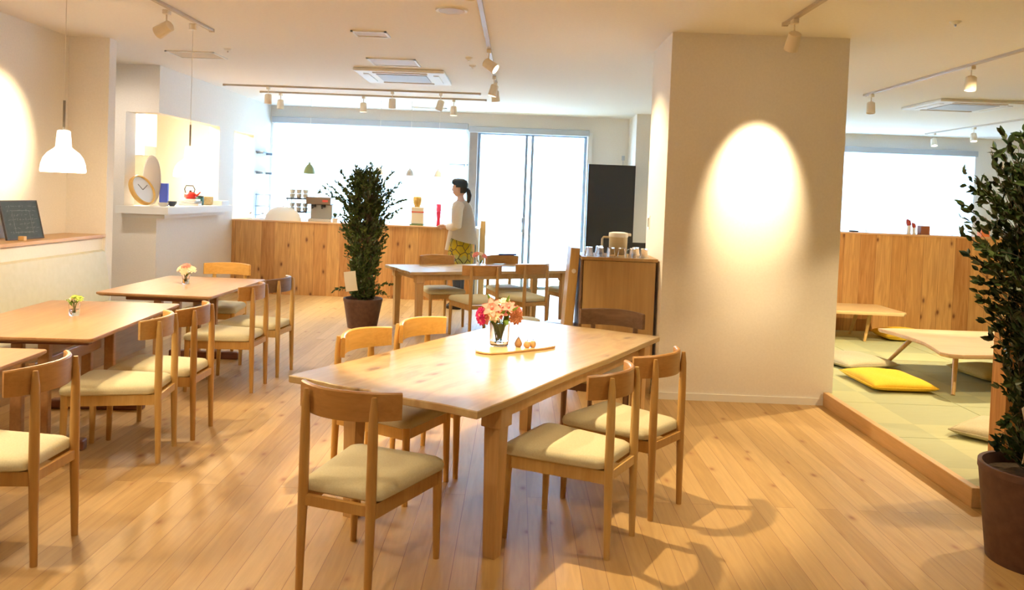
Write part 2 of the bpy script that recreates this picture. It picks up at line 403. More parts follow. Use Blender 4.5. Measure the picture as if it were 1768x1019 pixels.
M_opaloff = base_mat('lens_off', (.7, .65, .55), .3)

def downlight(x, y, aim, label, power, size):
    t = thing('added_downlight', label, 'lamp', (x, y, H))
    bm = nb(); lathe(bm, [(.055, -.004), (.07, -.008), (.072, 0)], 28); obj('rim', bm, M_white, t, True)
    bm = nb(); lathe(bm, [(.054, -.006), (.054, -.002)], 24); obj('lens', bm, M_lens, t)
    ld = bpy.data.lights.new('spot_light', 'SPOT'); ld.energy = power; ld.color = (1, .86, .70); ld.spot_size = math.radians(size); ld.spot_blend = .8; ld.shadow_soft_size = .10
    lo = bpy.data.objects.new('spot_light', ld); COL.objects.link(lo); lo.parent = t; lo.location = (0, 0, -.02)
    lo.rotation_euler = (Vector(aim)-Vector((x, y, H))).to_track_quat('-Z', 'Y').to_euler()
downlight(-4.6, 8.02, (-4.4, 9.3, 1.1), 'added unseen downlight in the passage behind the alcove wall', 95, 110)  # hidden behind the alcove wall, added to brighten the kitchen front wall
track('short ceiling track over the left tables', (-2.70, 1.0, H), (-2.68, 7.0, H))
track('ceiling track running over the main table towards the back', (-.31, 1.0, H), (-.31, 9.6, H))
track('dark ceiling track ending in front of the white pillar', (1.89, 1.0, H), (1.89, 5.95, H))
track('ceiling track over the tatami platform nearest the camera', (4.0, 2.0, H), (3.985, 9.5, H))
track('far ceiling track near the tatami room window', (6.95, 9.0, H), (6.95, 14.0, H))
track('front one of two parallel beige tracks before the left counter', (-3.95, 10.80, H), (-.55, 10.78, H))
track('rear one of two parallel beige tracks before the left counter', (-3.67, 11.46, H), (-.50, 11.47, H))

spot(-2.72, 6.2, (-4.25, 6.55, 1.95), 'beige spotlight aimed at the left wall, left of the second pendant', power=420, size=38, blend=.8)
spot(1.89, 5.74, (1.86, 6.42, 1.74), 'pale spotlight washing the front of the white pillar', power=420, size=43, blend=1.0)
spot(-.31, 7.38, (1.165, 6.9, 1.75), 'double headed looking lit spotlight nearest on the central track', power=230, size=52, blend=.8)
spot(-.31, 9.05, (-.8, 9.0, .7), 'middle spotlight of the central track, head tilted left', power=25, size=60)
spot(-.31, 9.56, (-.1, 9.9, .7), 'small spotlight at the very end of the central track', power=25, size=70)
for (x, y, aim, lab, on) in [(-3.36, 10.8, (-3.36, 10.81, .5), 'leftmost spotlight of the front counter track', False), (-1.71, 10.8, (-1.71, 10.81, .6), 'middle spotlight of the front counter track', False), (-1.07, 10.8, (-1.6, 10.5, .6), 'right tilted spotlight of the front counter track', False),
      (-3.39, 11.46, (-3.39, 11.47, .5), 'leftmost spotlight of the rear counter track', False), (-2.22, 11.46, (-2.2, 11.5, .5), 'lit middle spotlight of the rear counter track', True), (-.95, 11.47, (-.95, 11.5, .4), 'lit right spotlight of the rear counter track', True),
      (4.0, 7.31, (3.8, 7.2, .3), 'lit spotlight over the low slab table', True), (3.99, 9.34, (3.9, 9.0, .3), 'unlit spotlight at the far end of the tatami track', False),
      (6.95, 13.73, (6.9, 13.0, .5), 'lit spotlight nearest the tatami window, left one', True), (6.95, 12.54, (6.9, 12.0, .5), 'lit spotlight of the far tatami track, right one', True)]:
    spot(x, y, aim, lab, on, power=((300 if y < 8 else 90) if on else 0), size=(120 if y < 8 else 90), blend=.6)
# unseen track spotlights, added for warm fill except over main table and tatami edge
for (x, y, aim, lab, p, sz) in [(-.31, 4.30, (-.02, 4.45, .7), 'spotlight right above the main table', 260, 60), (-.31, 2.6, (-.6, 3.3, 0), 'added unseen spotlight on the central track above the nearest chair', 25, 100),
      (1.89, 3.2, (1.5, 4.5, 0), 'added unseen spotlight over the open floor in front of the pillar', 75, 80),
      (4.0, 4.9, (3.3, 5.2, .1), 'spotlight above the tatami edge', 170, 85), (4.0, 5.9, (4.3, 9.4, .8), 'added unseen spotlight brightening the cedar partition behind the tatami', 330, 62), (-2.70, 3.5, (-2.6, 3.6, .4), 'added unseen spotlight over the near left table', 50, 90),  # the spot aimed at the partition is added to brighten the cedar
      (-2.69, 4.5, (-1.2, 4.4, 0), 'added unseen spotlight between the two pendants lighting the aisle', 100, 70), (-.31, 4.55, (-1.0, 6.6, 0), 'added unseen spotlight over the aisle behind the main table', 70, 70),
      (-.31, 1.3, (-.2, 1.3, 0), 'added unseen spotlight on the central track behind the camera', 60, 130)]:
    spot(x, y, aim, lab, True, p, sz, .25)

def cassette(label, x, y, w, dpt):
    t = thing('ceiling_air_conditioner', label, 'air conditioner', (x, y, H))
    bm = nb(); box(bm, -w/2, w/2, -dpt/2, dpt/2, -.035, 0, .012); obj('panel', bm, M_white, t)
    obj('intake_grille', bx(-w*.28, w*.28, -dpt*.28, dpt*.28, -.042, -.03), M_blind, t)
    for a, b in ((0, -1), (0, 1), (-1, 0), (1, 0)):
        if a: obj('air_flap', bx(a*w*.39-.03, a*w*.39+.03, -dpt*.3, dpt*.3, -.043, -.03), M_white, t)
        else: obj('air_flap', bx(-w*.3, w*.3, b*dpt*.39-.03, b*dpt*.39+.03, -.043, -.03), M_flap, t)
M_flap = base_mat('flap_beige', (.60, .50, .38), .6)
cassette('square white ceiling air conditioner between the tracks, left room', -1.35, 9.37, 1.0, 1.0)
cassette('square white ceiling air conditioner over the tatami room', 5.44, 10.1, 1.05, 1.0)
def vent(label, x, y, w, d):
    t = thing('ceiling_vent', label, 'vent', (x, y, H))
    bm = nb()
    box(bm, -w/2, w/2, -d/2, -d/2+.02, -.012, 0); box(bm, -w/2, w/2, d/2-.02, d/2, -.012, 0); box(bm, -w/2, -w/2+.02, -d/2, d/2, -.012, 0); box(bm, w/2-.02, w/2, -d/2, d/2, -.012, 0)
    obj('frame', bm, M_white, t); obj('grille', bx(-w/2+.02, w/2-.02, -d/2+.02, d/2-.02, -.006, 0), M_flap, t)
vent('small rectangular ceiling vent above the middle of the room', -1.30, 6.94, .30, .25)
vent('larger flush ceiling hatch just before the air conditioner', -1.33, 8.43, .50, .45)
vent('flush ceiling hatch over the passage beside the kitchen', -3.37, 8.42, .50, .40)
vent('slim slot vent near the back window', -1.45, 12.88, .55, .12)
t = thing('ceiling_speaker', 'round flush ceiling speaker beside the central track', 'speaker', (-.53, 5.93, H))
bm = nb(); lathe(bm, [(.10, -.008), (.115, -.012), (.12, 0)], 28); obj('rim', bm, M_white, t, True)
bm = nb(); lathe(bm, [(.095, -.011), (.095, -.004)], 28); obj('grille', bm, M_flap, t)
for lab, x, y in (('tiny round detector left of the central track', -.53, 8.0), ('tiny round sprinkler cap behind the detector near the central track', -.52, 8.46), ('small round sprinkler in the ceiling at upper right', 3.0, 5.72), ('tiny round sprinkler above the passage by the kitchen', -2.9, 8.0)):
    t = thing('sprinkler', lab, 'sprinkler', (x, y, H))
    bm = nb(); lathe(bm, [(.012, -.02), (.03, -.012), (.04, 0)], 16); obj('cap', bm, M_white, t, True)
    bm = nb(); lathe(bm, [(.006, -.035), (.010, -.018)], 10); obj('nozzle', bm, M_steel, t, True)

def pendant(x, y, zb, label, zt=H-.022):
    t = thing('pendant_lamp', label, 'pendant lamp', (x, y, zb), 0, 'opal pendant lamps over the left tables')
    bm = nb(); prof = [(a*.89, b*.94) for a, b in [(.140, 0), (.141, .012), (.136, .05), (.122, .09), (.098, .122), (.062, .148), (.050, .160), (.046, .21), (.041, .262), (.030, .268)]]
    inner = [(r-.004, z-.003) for r, z in prof[::-1]]
    lathe(bm, prof+inner, 36, cap=False); obj('lamp_shade', bm, M_opal, t, True)
    bm = nb(); tube(bm, [(0, 0, .245), (0, 0, .43)], .0075, 8); obj('rod', bm, base_mat('rod_grey', (.25, .23, .2), .4), t, True)
    bm = nb(); tube(bm, [(0, 0, .43), (0, 0, zt-zb-.05)], .0025, 6); obj('cord', bm, M_whitem, t)
    bm = nb(); lathe(bm, [(.03, zt-zb-.05), (.034, zt-zb)], 16); obj('ceiling_plug', bm, M_whitem, t, True)
    bm = nb(); bmesh.ops.create_uvsphere(bm, u_segments=12, v_segments=8, radius=.035); bmesh.ops.translate(bm, verts=bm.verts, vec=(0, 0, .09)); obj('bulb', bm, emit('bulb', (1, .85, .6), 12), t, True)
    ld = bpy.data.lights.new('pendant_light', 'POINT'); ld.energy = 38; ld.color = (1, .78, .48); ld.shadow_soft_size = .05
    lo = bpy.data.objects.new('pendant_light', ld); COL.objects.link(lo); lo.parent = t; lo.location = (0, 0, -.02)
    return t
pendant(-2.755, 4.9, 1.612, 'lit opal glass pendant lamp hanging over the nearer left table')
pendant(-2.72, 6.7, 1.622, 'lit opal glass pendant lamp in front of the kitchen opening')
pendant(-2.76, 3.0, 1.612, 'added unseen opal glass pendant lamp over the nearest left table')  # out of view, added for warm ambient light

# ================================================================ chairs
def make_chair(rail_z=(.700, .812)):
    Wd, Rl = WOODS['oak'], RAILS['oak']
    t = thing('dining_chair', 'x', 'chair')
    for s in (-1, 1):
        bm = nb(); tube(bm, [(s*.152, -.008, 0), (s*.152, -.004, .2), (s*.150, 0, .40), (s*.150, 0, .62), (s*.150, 0, .74), (s*.150, .001, .797)], [.0145, .0175, .0205, .0195, .0165, .0095], 14)
        obj('leg', bm, Wd, t, True)
        bm = nb(); tube(bm, [(s*.205, .480, 0), (s*.203, .477, .2), (s*.202, .473, .395)], [.0145, .018, .0205], 14)
        obj('leg', bm, Wd, t, True)
    bm = nb()
    def rail(p, q, z0, z1, th=.011):
        p = Vector(p); q = Vector(q); d = (q-p).normalized(); n = Vector((-d.y, d.x))*th
        prism(bm, [tuple(p+n), tuple(q+n), tuple(q-n), tuple(p-n)], z0, z1)
    rail((-.15, 0), (.15, 0), .345, .385); rail((-.202, .473), (.202, .473), .335, .39)
    rail((-.15, 0), (-.202, .473), .33, .388); rail((.15, 0), (.202, .473), .33, .388)
    obj('seat_frame', bm, Wd, t)
    # padded seat
    def outline(inset, z, n=10):
        hw0, hw1, y0, y1, r = .182-inset, .232-inset, .012+inset, .506-inset, .045
        pts = []
        for cx, cy, a0 in ((hw1-r, y1-r, 0), (-hw1+r, y1-r, 90), (-hw0+r, y0+r, 180), (hw0-r, y0+r, 270)):
            for k in range(n+1):
                a = math.radians(a0+90*k/n); pts.append((cx+r*math.cos(a), cy+r*math.sin(a), z))
        return pts
    bm = nb(); rings(bm, [outline(.014, .388), outline(.002, .397), outline(0, .412), outline(.004, .428), outline(.018, .440), outline(.05, .448), outline(.11, .452)])
    obj('seat', bm, M_seat, t, True)
    # curved back rail in front of the posts
    def yc(x): return .031+.100*((x/.222)**2-.455)
    rs = []
    for i in range(25):
        x = -.222+.444*i/24; y = yc(x); e = 1-abs(x/.222)**6*.12; z0 = rail_z[0]+.006*(1-e)*4+.010*(1-(x/.235)**2)*0; z1 = rail_z[1]-.008*(abs(x)/.235)**2+.002
        th = .0105
        tl = (.100*2*x/.222**2); nn = Vector((-tl, 1)).normalized()
        sec = []
        for (a, b) in ((-1, 0), (-1, 1), (1, 1), (1, 0)):
            sec.append((x+nn.x*th*a, y+nn.y*th*a, z1 if b else z0))
        # soften the top edge
        sec = [sec[0], (sec[1][0], sec[1][1], z1-.006), (x-nn.x*th*.5, y-nn.y*th*.5, z1), (x+nn.x*th*.5, y+nn.y*th*.5, z1), (sec[2][0], sec[2][1], z1-.006), sec[3]]
        rs.append(sec)
    bm = nb(); rings(bm, rs); obj('backrest', bm, Rl, t, True)
    return t
CH = make_chair(); used = [False]
def chair(x, y, deg, label, post='oak', rail='oak', group='wooden dining chairs with padded seats'):
    rm = {}
    if post != 'oak': rm[WOODS['oak']] = WOODS[post]
    if rail != 'oak': rm[RAILS['oak']] = RAILS[rail]
    return dup(CH, (x, y, 0), math.radians(deg), label, group, rm)
CH.location = (-2.0, 2.72, 0); CH.rotation_euler = (0, 0, math.radians(95)); CH['label'] = 'nearest left chair, cut off by the left edge of the photo'; CH['group'] = 'wooden dining chairs with padded seats'
chair(-.65, 3.07, -20, 'cherry toned chair at the near end of the main table, back to camera', 'cherry', 'cherry')
chair(.515, 3.64, 61, 'light oak chair, front one on the right side of the main table', 'oak', 'cherry')
chair(.80, 4.08, 52, 'brown chair behind the front one, next to the pillar side of main table', 'cherry', 'cherry')
chair(-.855, 4.40, -115, 'honey coloured chair at left side of main table, nearer one', 'honey', 'honey')
chair(-.60, 4.86, -120, 'honey coloured chair at left side of main table, farther one by the potted tree', 'honey', 'honey')
chair(.70, 5.60, 160, 'dark walnut chair at the far end of the main table before the cabinet', 'walnut', 'walnut')
chair(-1.91, 3.38, 90, 'chair with reddish back at the nearest left table', 'cherry', 'cherry')
chair(-1.985, 4.64, 97, 'pale oak chair at the nearer left table, seat turned to the bench', 'oak', 'oak')
chair(-1.945, 5.07, 91, 'chair with darker back behind the pale oak one at nearer left table', 'cherry', 'cherry')
chair(-1.965, 6.25, 88, 'cherry chair at the near right corner of the farther left table', 'cherry', 'cherry')
chair(-1.915, 6.78, 84, 'chair with grey walnut back at the farther left table', 'oak', 'walnut')
chair(-2.77, 7.86, 180, 'honey chair with straight looking back at the far end of the farther left table', 'honey', 'honey')
chair(-.32, 8.62, 24, 'chair on the near side of the back table, left of two', 'cherry', 'cherry')
chair(.24, 9.04, 33, 'chair on the near side of the back table, right of two', 'cherry', 'cherry')
chair(-.98, 9.86, 205, 'chair on the far side of the back table, in front of the person', 'cherry', 'cherry')
chair(-.20, 10.22, 205, 'chair on the far side of the back table, before the glass door', 'cherry', 'cherry')
chair(.95, 10.27, 117, 'chair at the right end of the back table, half hidden by the cabinet', 'cherry', 'walnut')

# ================================================================ tables
def big_table(label, A, ang, w, l, leg_in, mat, th=.034, group=None):
    """A = left near corner, x along the short near edge"""
    t = thing('dining_table', label, 'table', (A[0], A[1], 0), ang, group)
    random.seed(int(w*1000)+int(l*100))
    pts = []
    for k in range(25): pts.append((w*k/24, .006*math.sin(k*.7)+random.uniform(-.002, .002)))
    for k in range(1, 25): pts.append((w+.004*math.sin(k*.5), l*k/24))
    for k in range(1, 25): pts.append((w-w*k/24, l+.005*math.sin(k*.8)))
    for k in range(1, 24): pts.append((.006*math.sin(k*.45), l-l*k/24))
    bm = nb()
    ins = lambda d: [(x+(d if x < w/2 else -d), y+(d if y < l/2 else -d)) for x, y in pts]
    rings(bm, [[(x, y, .70-th) for x, y in ins(.004)], [(x, y, .70-th+.004) for x, y in pts], [(x, y, .696) for x, y in pts], [(x, y, .70) for x, y in ins(.004)]])
    obj('tabletop', bm, mat, t)
    xl, xr, yn, yf = leg_in
    for x in (xl, w-xr):
        for y in (yn, l-yf):
            bm = nb()
            for (a, z0), (b, z1) in (((.029, 0), (.038, .58)),):
                rings(bm, [[(x-a, y-a, z0), (x+a, y-a, z0), (x+a, y+a, z0), (x-a, y+a, z0)], [(x-b, y-b, z1), (x+b, y-b, z1), (x+b, y+b, z1), (x-b, y+b, z1)]])
            box(bm, x-.05, x+.05, y-.05, y+.05, .575, .70-th, .004)
            obj('leg', bm, M_oakleg, t)
    bm = nb(); z0, z1 = .60, .70-th
    box(bm, xl, w-xr, yn-.012, yn+.012, z0, z1); box(bm, xl, w-xr, l-yf-.012, l-yf+.012, z0, z1)
    box(bm, xl-.012, xl+.012, yn, l-yf, z0, z1); box(bm, w-xr-.012, w-xr+.012, yn, l-yf, z0, z1)
    obj('apron', bm, M_oakleg, t)
    return t
big_table('large oak table with knots in the foreground centre, vase on it', (-1.03, 3.74), -.5, 1.03, 2.25, (.19, .055, .25, .22), M_oak)
big_table('long oak table at the back before the counter', (-1.12-.89*.461, 8.73+.89*.887), math.atan2(-.887, .461), .89, 2.09, (.08, .08, .13, .13), M_oak)

def trestle(label, x, y, ang, w=.90, l=1.38):
    t = thing('trestle_table', label, 'table', (x, y, 0), ang, 'reddish trestle tables along the bench')
    r = .03; pts = []
    for cx, cy, a0 in ((w-r, l-r, 0), (r, l-r, 90), (r, r, 180), (w-r, r, 270)):
        for k in range(7):
            a = math.radians(a0+15*k); pts.append((cx+r*math.cos(a), cy+r*math.sin(a)))
    bm = nb(); cx0 = w/2; cy0 = l/2
    sc = lambda f: [(cx0+(x-cx0)*f, cy0+(y-cy0)*f) for x, y in pts]
    rings(bm, [[(x, y, .672) for x, y in sc(.965)], [(x, y, .686) for x, y in sc(1)], [(x, y, .697) for x, y in sc(1)], [(x, y, .70) for x, y in sc(.996)]])
    obj('tabletop', bm, M_teak, t)
    for yy in (.27, l-.27):
        bm = nb(); box(bm, .14, w-.14, yy-.035, yy+.035, 0, .065, .012); obj('foot', bm, M_teakdark, t)
        for xx in (w/2-.075, w/2+.075):
            bm = nb(); box(bm, xx-.032, xx+.032, yy-.025, yy+.025, .06, .62, .008); obj('leg', bm, M_teak, t)
        bm = nb(); box(bm, .12, w-.12, yy-.028, yy+.028, .615, .675, .008); obj('top_rail', bm, M_teakdark, t)
    bm = nb(); box(bm, w/2-.02, w/2+.02, .27, l-.27, .42, .50, .006); obj('stretcher', bm, M_teak, t)
    return t
trestle('reddish table by the bench cut off at the left edge of the photo', -3.19, 2.68, .05)
trestle('reddish table by the bench with small green posy, middle one', -3.20, 4.34, .07, .90, 1.42)
trestle('reddish table by the bench with cream flowers, before the kitchen', -3.25, 6.25, -.02, .91, 1.30)

# low tables and cushions on the tatami
def low_table(label, pts, legs, z=.45):
    cx = sum(p[0] for p in pts)/len(pts); cy = sum(p[1] for p in pts)/len(pts)
    t = thing('low_table', label, 'table', (cx, cy, .10))
    q = [(x-cx, y-cy) for x, y in pts]; z -= .10
    bm = nb(); rings(bm, [[(x*.985, y*.985, z-.035) for x, y in q], [(x, y, z-.02) for x, y in q], [(x, y, z-.004) for x, y in q], [(x*.995, y*.995, z) for x, y in q]])
    obj('tabletop', bm, M_low, t)
    for (fx, fy, tx, ty) in legs:
        bm = nb(); tube(bm, [(fx-cx, fy-cy, 0), (tx-cx, ty-cy, z-.033)], [.015, .024], 12); obj('leg', bm, WOODS['oak'], t, True)
M_low = wood('low_slab', (.56, .37, .22), (.68, .48, .31), 0, .6, .35)
M_low2 = wood('low_maple', (.66, .46, .22), (.74, .54, .29), 0, .6, .3)
edge = [(3.45, 7.66), (3.50, 7.45), (3.53, 7.2), (3.53, 6.95), (3.48, 6.7), (3.43, 6.5), (3.46, 6.42), (3.56, 6.39)]
pts = edge + [(3.9, 6.45), (4.4, 6.50), (4.9, 6.50), (5.35, 6.55), (5.38, 7.0), (5.36, 7.7), (4.8, 7.74), (4.2, 7.70), (3.7, 7.70)]
low_table('low live-edge slab table on the tatami', pts, [(3.56, 6.51, 3.68, 6.72), (3.55, 7.70, 3.72, 7.50), (5.2, 6.6, 5.1, 6.75), (5.2, 7.7, 5.1, 7.5)])
M_l = M_low; M_low = M_low2
low_table('low pale table by the cedar partition behind the pillar', [(2.85, 8.86), (4.25, 8.82), (4.30, 8.88), (4.27, 9.55), (2.85, 9.58)], [(2.95, 8.88, 3.02, 8.96), (3.90, 8.98, 3.98, 9.05), (2.95, 9.52, 3.05, 9.45), (3.95, 9.5, 4.0, 9.42)])
def cushion(label, x, y, z, w, d, h, deg, mat):
    t = thing('floor_cushion', label, 'cushion', (x, y, z), math.radians(deg), 'floor cushions on the tatami')
    n = 20; V = []; Fc = []
    for s in (1, -1):
        for i in range(n+1):
            for j in range(n+1):
                u = -1+2*i/n; v = -1+2*j/n
                e = (1-abs(u)**3.2)*(1-abs(v)**3.2)
                pinch = 1-.06*(1-abs(u)**2)*abs(v)**4; pinch2 = 1-.06*(1-abs(v)**2)*abs(u)**4
                zz = h*.45 + s*h*(.5*e**.5) + .006*math.sin(5*u+3*v)*e
                if s < 0: zz = max(zz, .0) ; zz = h*.45*(1-e**.35)
                V.append((u*w/2*pinch2, v*d/2*pinch, zz))
    m = (n+1)**2
    for s in (0, 1):
        for i in range(n):
            for j in range(n):
                a = s*m+i*(n+1)+j; q = (a, a+n+1, a+n+2, a+1); Fc.append(q if s == 0 else q[::-1])
    o = obj('cover', (V, Fc), mat, t, True)
    bm = nb(); bm.from_mesh(o.data); bmesh.ops.remove_doubles(bm, verts=bm.verts, dist=.0015); bm.to_mesh(o.data); bm.free()
    pp = [(-w/2*.94, -d/2), (w/2*.94, -d/2), (w/2, -d/2*.94), (w/2, d/2*.94), (w/2*.94, d/2), (-w/2*.94, d/2), (-w/2, d/2*.94), (-w/2, -d/2*.94), (-w/2*.94, -d/2)]
    bm = nb(); tube(bm, [(a*.992, b*.992, h*.45) for a, b in pp], .004, 6, cap=False); obj('seam', bm, mat, t, True)
M_yel = speckle('cushion_yellow', (.80, .50, .02), (.86, .57, .04), 90, .85, .2)
M_bei = speckle('cushion_beige', (.50, .45, .30), (.57, .52, .36), 90, .9, .2)
M_och = speckle('cushion_ochre', (.48, .38, .10), (.54, .43, .14), 90, .9, .2)
cushion('bright yellow floor cushion on the tatami near the pillar', 3.16, 6.80, .10, .54, .66, .11, 2, M_yel)
cushion('beige floor cushion behind the bright yellow one', 3.22, 7.66, .10, .58, .60, .10, 18, M_bei)
cushion('pale ochre floor cushion near the potted tree', 3.28, 5.30, .10, .56, .56, .10, 42, M_bei)
cushion('ochre floor cushion under the low slab table', 4.35, 7.30, .10, .56, .56, .11, 5, M_och)
cushion('yellow floor cushion between slab table and cedar partition', 4.45, 9.25, .10, .56, .45, .13, 0, M_yel)
cushion('beige floor cushion beyond the right end of the slab table', 5.3, 8.75, .10, .56, .56, .12, 8, M_bei)

# ================================================================ bench, shelf and chalkboard on the left
t = thing('wall_bench', 'long cream upholstered bench along the left wall', 'bench', (-3.86, 3.0, 0))
bm = nb()
prof = [(-.385, .44), (.055-.0, .44)]
rs = []
for y in (-5.0, 4.60):
    rs.append([(-.05, y, .44), (-.38, y, .44), (-.38, y, .915), (-.03, y, .915), (-.005, y, .90), (.01, y, .84), (.045, y, .60), (.055, y, .47), (.05, y, .44)])
rings(bm, rs); obj('backrest', bm, M_bench, t, True)
bm = nb(); box(bm, -.38, .45, -5.0, 4.60, .33, .44, .03, 3); obj('seat', bm, M_bench, t, True)
bm = nb(); box(bm, -.38, .40, -5.0, 4.60, 0, .33); obj('base', bm, wood('bench_base', (.42, .26, .12), (.5, .32, .16), 1, 1, .5), t)
struct('wall_bench_panel', bx(-4.25, -3.90, -3.3, 7.62, .915, 1.03), M_wall)
mark(obj('wall_shelf', bx(-4.25, -3.865, -3.3, 7.62, 1.03, 1.058, bev=.003), wood('shelf_pine', (.58, .34, .15), (.68, .42, .20), 1, .8, .4)), 'pale wooden shelf running above the bench on the left', 'shelf')
t = thing('chalkboard', 'small dark chalkboard menu leaning on the shelf above the bench', 'chalkboard', (-4.03, 6.64, 1.058), 0)
lean = Matrix.Rotation(math.radians(-14), 4, 'Y')
def tf(bm, m): bmesh.ops.transform(bm, matrix=m, verts=bm.verts); return bm
rz = Matrix.Rotation(math.radians(-6), 4, 'Z')
obj('board', tf(bx(-.006, .006, -.205, .205, .012, .315), rz@lean), M_slate, t)
bm = nb(); box(bm, -.009, .009, -.215, -.205, .0, .325); box(bm, -.009, .009, .205, .215, .0, .325); box(bm, -.009, .009, -.205, .205, .315, .325); box(bm, -.009, .009, -.205, .205, 0, .012)
obj('frame', tf(bm, rz@lean), base_mat('frame_dark', (.06, .045, .035), .6), t)
bm = nb(); random.seed(3)
def stroke(p, q, w=.0035):
    d = (Vector(q)-Vector(p)); n = Vector((-d.y, d.x)).normalized()*w/2 if d.length else Vector((0, w))
    a = [(p[0]+n.x, p[1]+n.y), (p[0]-n.x, p[1]-n.y), (q[0]-n.x, q[1]-n.y), (q[0]+n.x, q[1]+n.y)]
    bm.faces.new([bm.verts.new((.0068, u, v)) for u, v in a])
for r in range(7):
    zz = .275-r*.036; yv = -.16
    while yv < .15:
        ln = random.uniform(.01, .045); 
        if random.random() < .8: stroke((yv, zz+random.uniform(-.006, .006)), (yv+ln, zz+random.uniform(-.006, .006)))
        if random.random() < .5: stroke((yv+ln*.4, zz-.011), (yv+ln*.6, zz+.011))
        yv += ln+.012
for a, b in (((-.10, .06), (-.10, .24)), ((-.10, .24), (.10, .24)), ((.10, .24), (.10, .06)), ((.10, .06), (-.10, .06))): stroke(a, b, .004)
obj('chalk_writing', tf(bm, rz@lean), M_faint, t)
mark(obj('easel_block', bx(-3.985, -3.935, 6.46, 6.50, 1.058, 1.095, bev=.004), WOODS['oak']), 'little wooden block propping the chalkboard on the shelf', 'block')

# ================================================================ pass-through sill and its clutter
t = thing('serving_sill', 'white wrap-around serving sill of the kitchen opening', 'sill', (KX, 9.3, 1.20))
bm = nb(); prism(bm, [(-.40, -.16), (.20, -.16), (.20, 1.93), (-.16, 1.93), (-.16, .27), (-.40, .27)], .0, .085)
obj('slab', bm, M_white, t)
bm = nb(); prism(bm, [(-.395, -.02), (.10, -.02), (.10, 1.9), (.0, 1.9), (.0, -.0), (-.395, -.0)], -.05, 0); obj('bracket', bm, M_white, t)
ST = 1.285
t = thing('wall_clock', 'round white clock with wooden rim leaning in the kitchen opening', 'clock', (-4.37, 9.42, ST), 0)
m_ = Matrix.Translation((0, 0, .180)) @ Vector((.88, -.22, .42)).to_track_quat('Z', 'Y').to_matrix().to_4x4()
bm = nb(); lathe(bm, [(.150, -.02), (.182, -.022), (.185, .02), (.178, .03), (.165, .03), (.163, .01)], 40, cap=False); obj('rim', tf(bm, m_), WOODS['honey'], t, True)
bm = nb(); lathe(bm, [(.165, .0), (.165, .01)], 40); obj('face', tf(bm, m_), base_mat('clock_face', (.75, .76, .78), .5), t)
for a, ln in ((35, .085), (-60, .12)):
    bm = nb(); box(bm, -.004, .004, 0, ln, .012, .015); obj('hand', tf(bm, m_@Matrix.Rotation(math.radians(a), 4, 'Z')), M_ink, t)
mark(obj('blue_folder', bx(-.05, .05, -.02, .02, 0, .27, bev=.004), base_mat('blue', (.06, .10, .50), .5), loc=(-4.235, 9.70, ST)), 'blue file standing behind the clock', 'folder')
mark(obj('grey_tray', lathe(nb(), [(.10, -.01), (.11, -.006), (.11, .006), (.10, .01)], 32), base_mat('tray_grey', (.42, .38, .35), .6), loc=(-4.37, 9.66, ST+.30)), 'tall rounded grey board standing behind the clock', 'board')
o = bpy.data.objects['grey_tray']; o.rotation_euler = (PI/2, 0, 0); o.scale = (1, 2.7, 1)
t = thing('kettle', 'red enamel kettle with dark handle on the serving sill', 'kettle', (-4.12, 10.2, ST+.085))
bm = nb(); lathe(bm, [(.055, 0), (.075, .02), (.07, .06), (.04, .085), (.0, .09)], 24, cap=True); obj('body', bm, base_mat('red_enamel', (.65, .03, .02), .25), t, True)
bm = nb(); tube(bm, [(.05, 0, .03), (.10, 0, .06), (.125, 0, .09)], [.018, .011, .008], 10); obj('spout', bm, MATS['red_enamel'], t, True)
bm = nb(); tube(bm, [(-.06, 0, .07), (-.075, 0, .12), (-.055, 0, .165), (.03, 0, .165), (.055, 0, .12), (.045, 0, .075)], .007, 8); obj('handle', bm, M_hair, t, True)
bm = nb(); lathe(bm, [(.012, .088), (.016, .10), (.0, .11)], 12); obj('lid_knob', bm, M_hair, t, True)
M_por = base_mat('porcelain', (.75, .72, .66), .3); M_news = speckle('paper_grey', (.45, .44, .42), (.62, .60, .58), 30, .8)
for k, (x, y, z, w, d, h, rz_, lab) in enumerate([(-4.12, 10.2, 0, .24, .20, .03, 10, 'lowest tray in the stack under the red kettle'), (-4.12, 10.2, .031, .22, .18, .026, -8, 'middle tray in the stack under the red kettle'), (-4.12, 10.2, .058, .20, .17, .026, 4, 'top tray right under the red kettle')]):
    mark(obj('tray', bx(-w/2, w/2, -d/2, d/2, 0, h, bev=.005), [M_por, M_news, M_por][k], loc=(x, y, ST+z), rz=math.radians(rz_)), lab, 'tray')
def pot_like(name, label, cat, x, y, z, prof, mat, n=24, lid=None):
    t = thing(name, label, cat, (x, y, z)); bm = nb(); lathe(bm, prof, n); obj('body', bm, mat, t, True)
    if lid: bm = nb(); lathe(bm, lid[0], n); obj('lid', bm, lid[1], t, True)
    return t
pot_like('dark_bowl', 'small dark bowl on the sill before the trays', 'bowl', -4.10, 9.62, ST, [(.025, 0), (.05, .03), (.055, .06), (.048, .06), (.03, .02)], base_mat('bowl_dark', (.05, .06, .08), .3))
pot_like('white_bowl', 'small white bowl right of the clock', 'bowl', -4.12, 9.42, ST, [(.03, 0), (.055, .025), (.06, .045), (.053, .045), (.03, .012)], M_por)
pot_like('canister', 'dark green canister on the serving sill', 'canister', -4.13, 10.52, ST, [(.05, 0), (.055, .01), (.055, .10), (.05, .105)], base_mat('green_dark', (.02, .09, .07), .4), lid=([(.053, .105), (.053, .12), (.01, .128)], M_hair))
pot_like('wicker_basket', 'round straw coloured basket on the serving sill', 'basket', -4.13, 10.72, ST, [(.075, 0), (.095, .02), (.10, .11), (.09, .115), (.085, .02)], speckle('straw', (.60, .42, .18), (.72, .54, .28), 60, .9, .3))
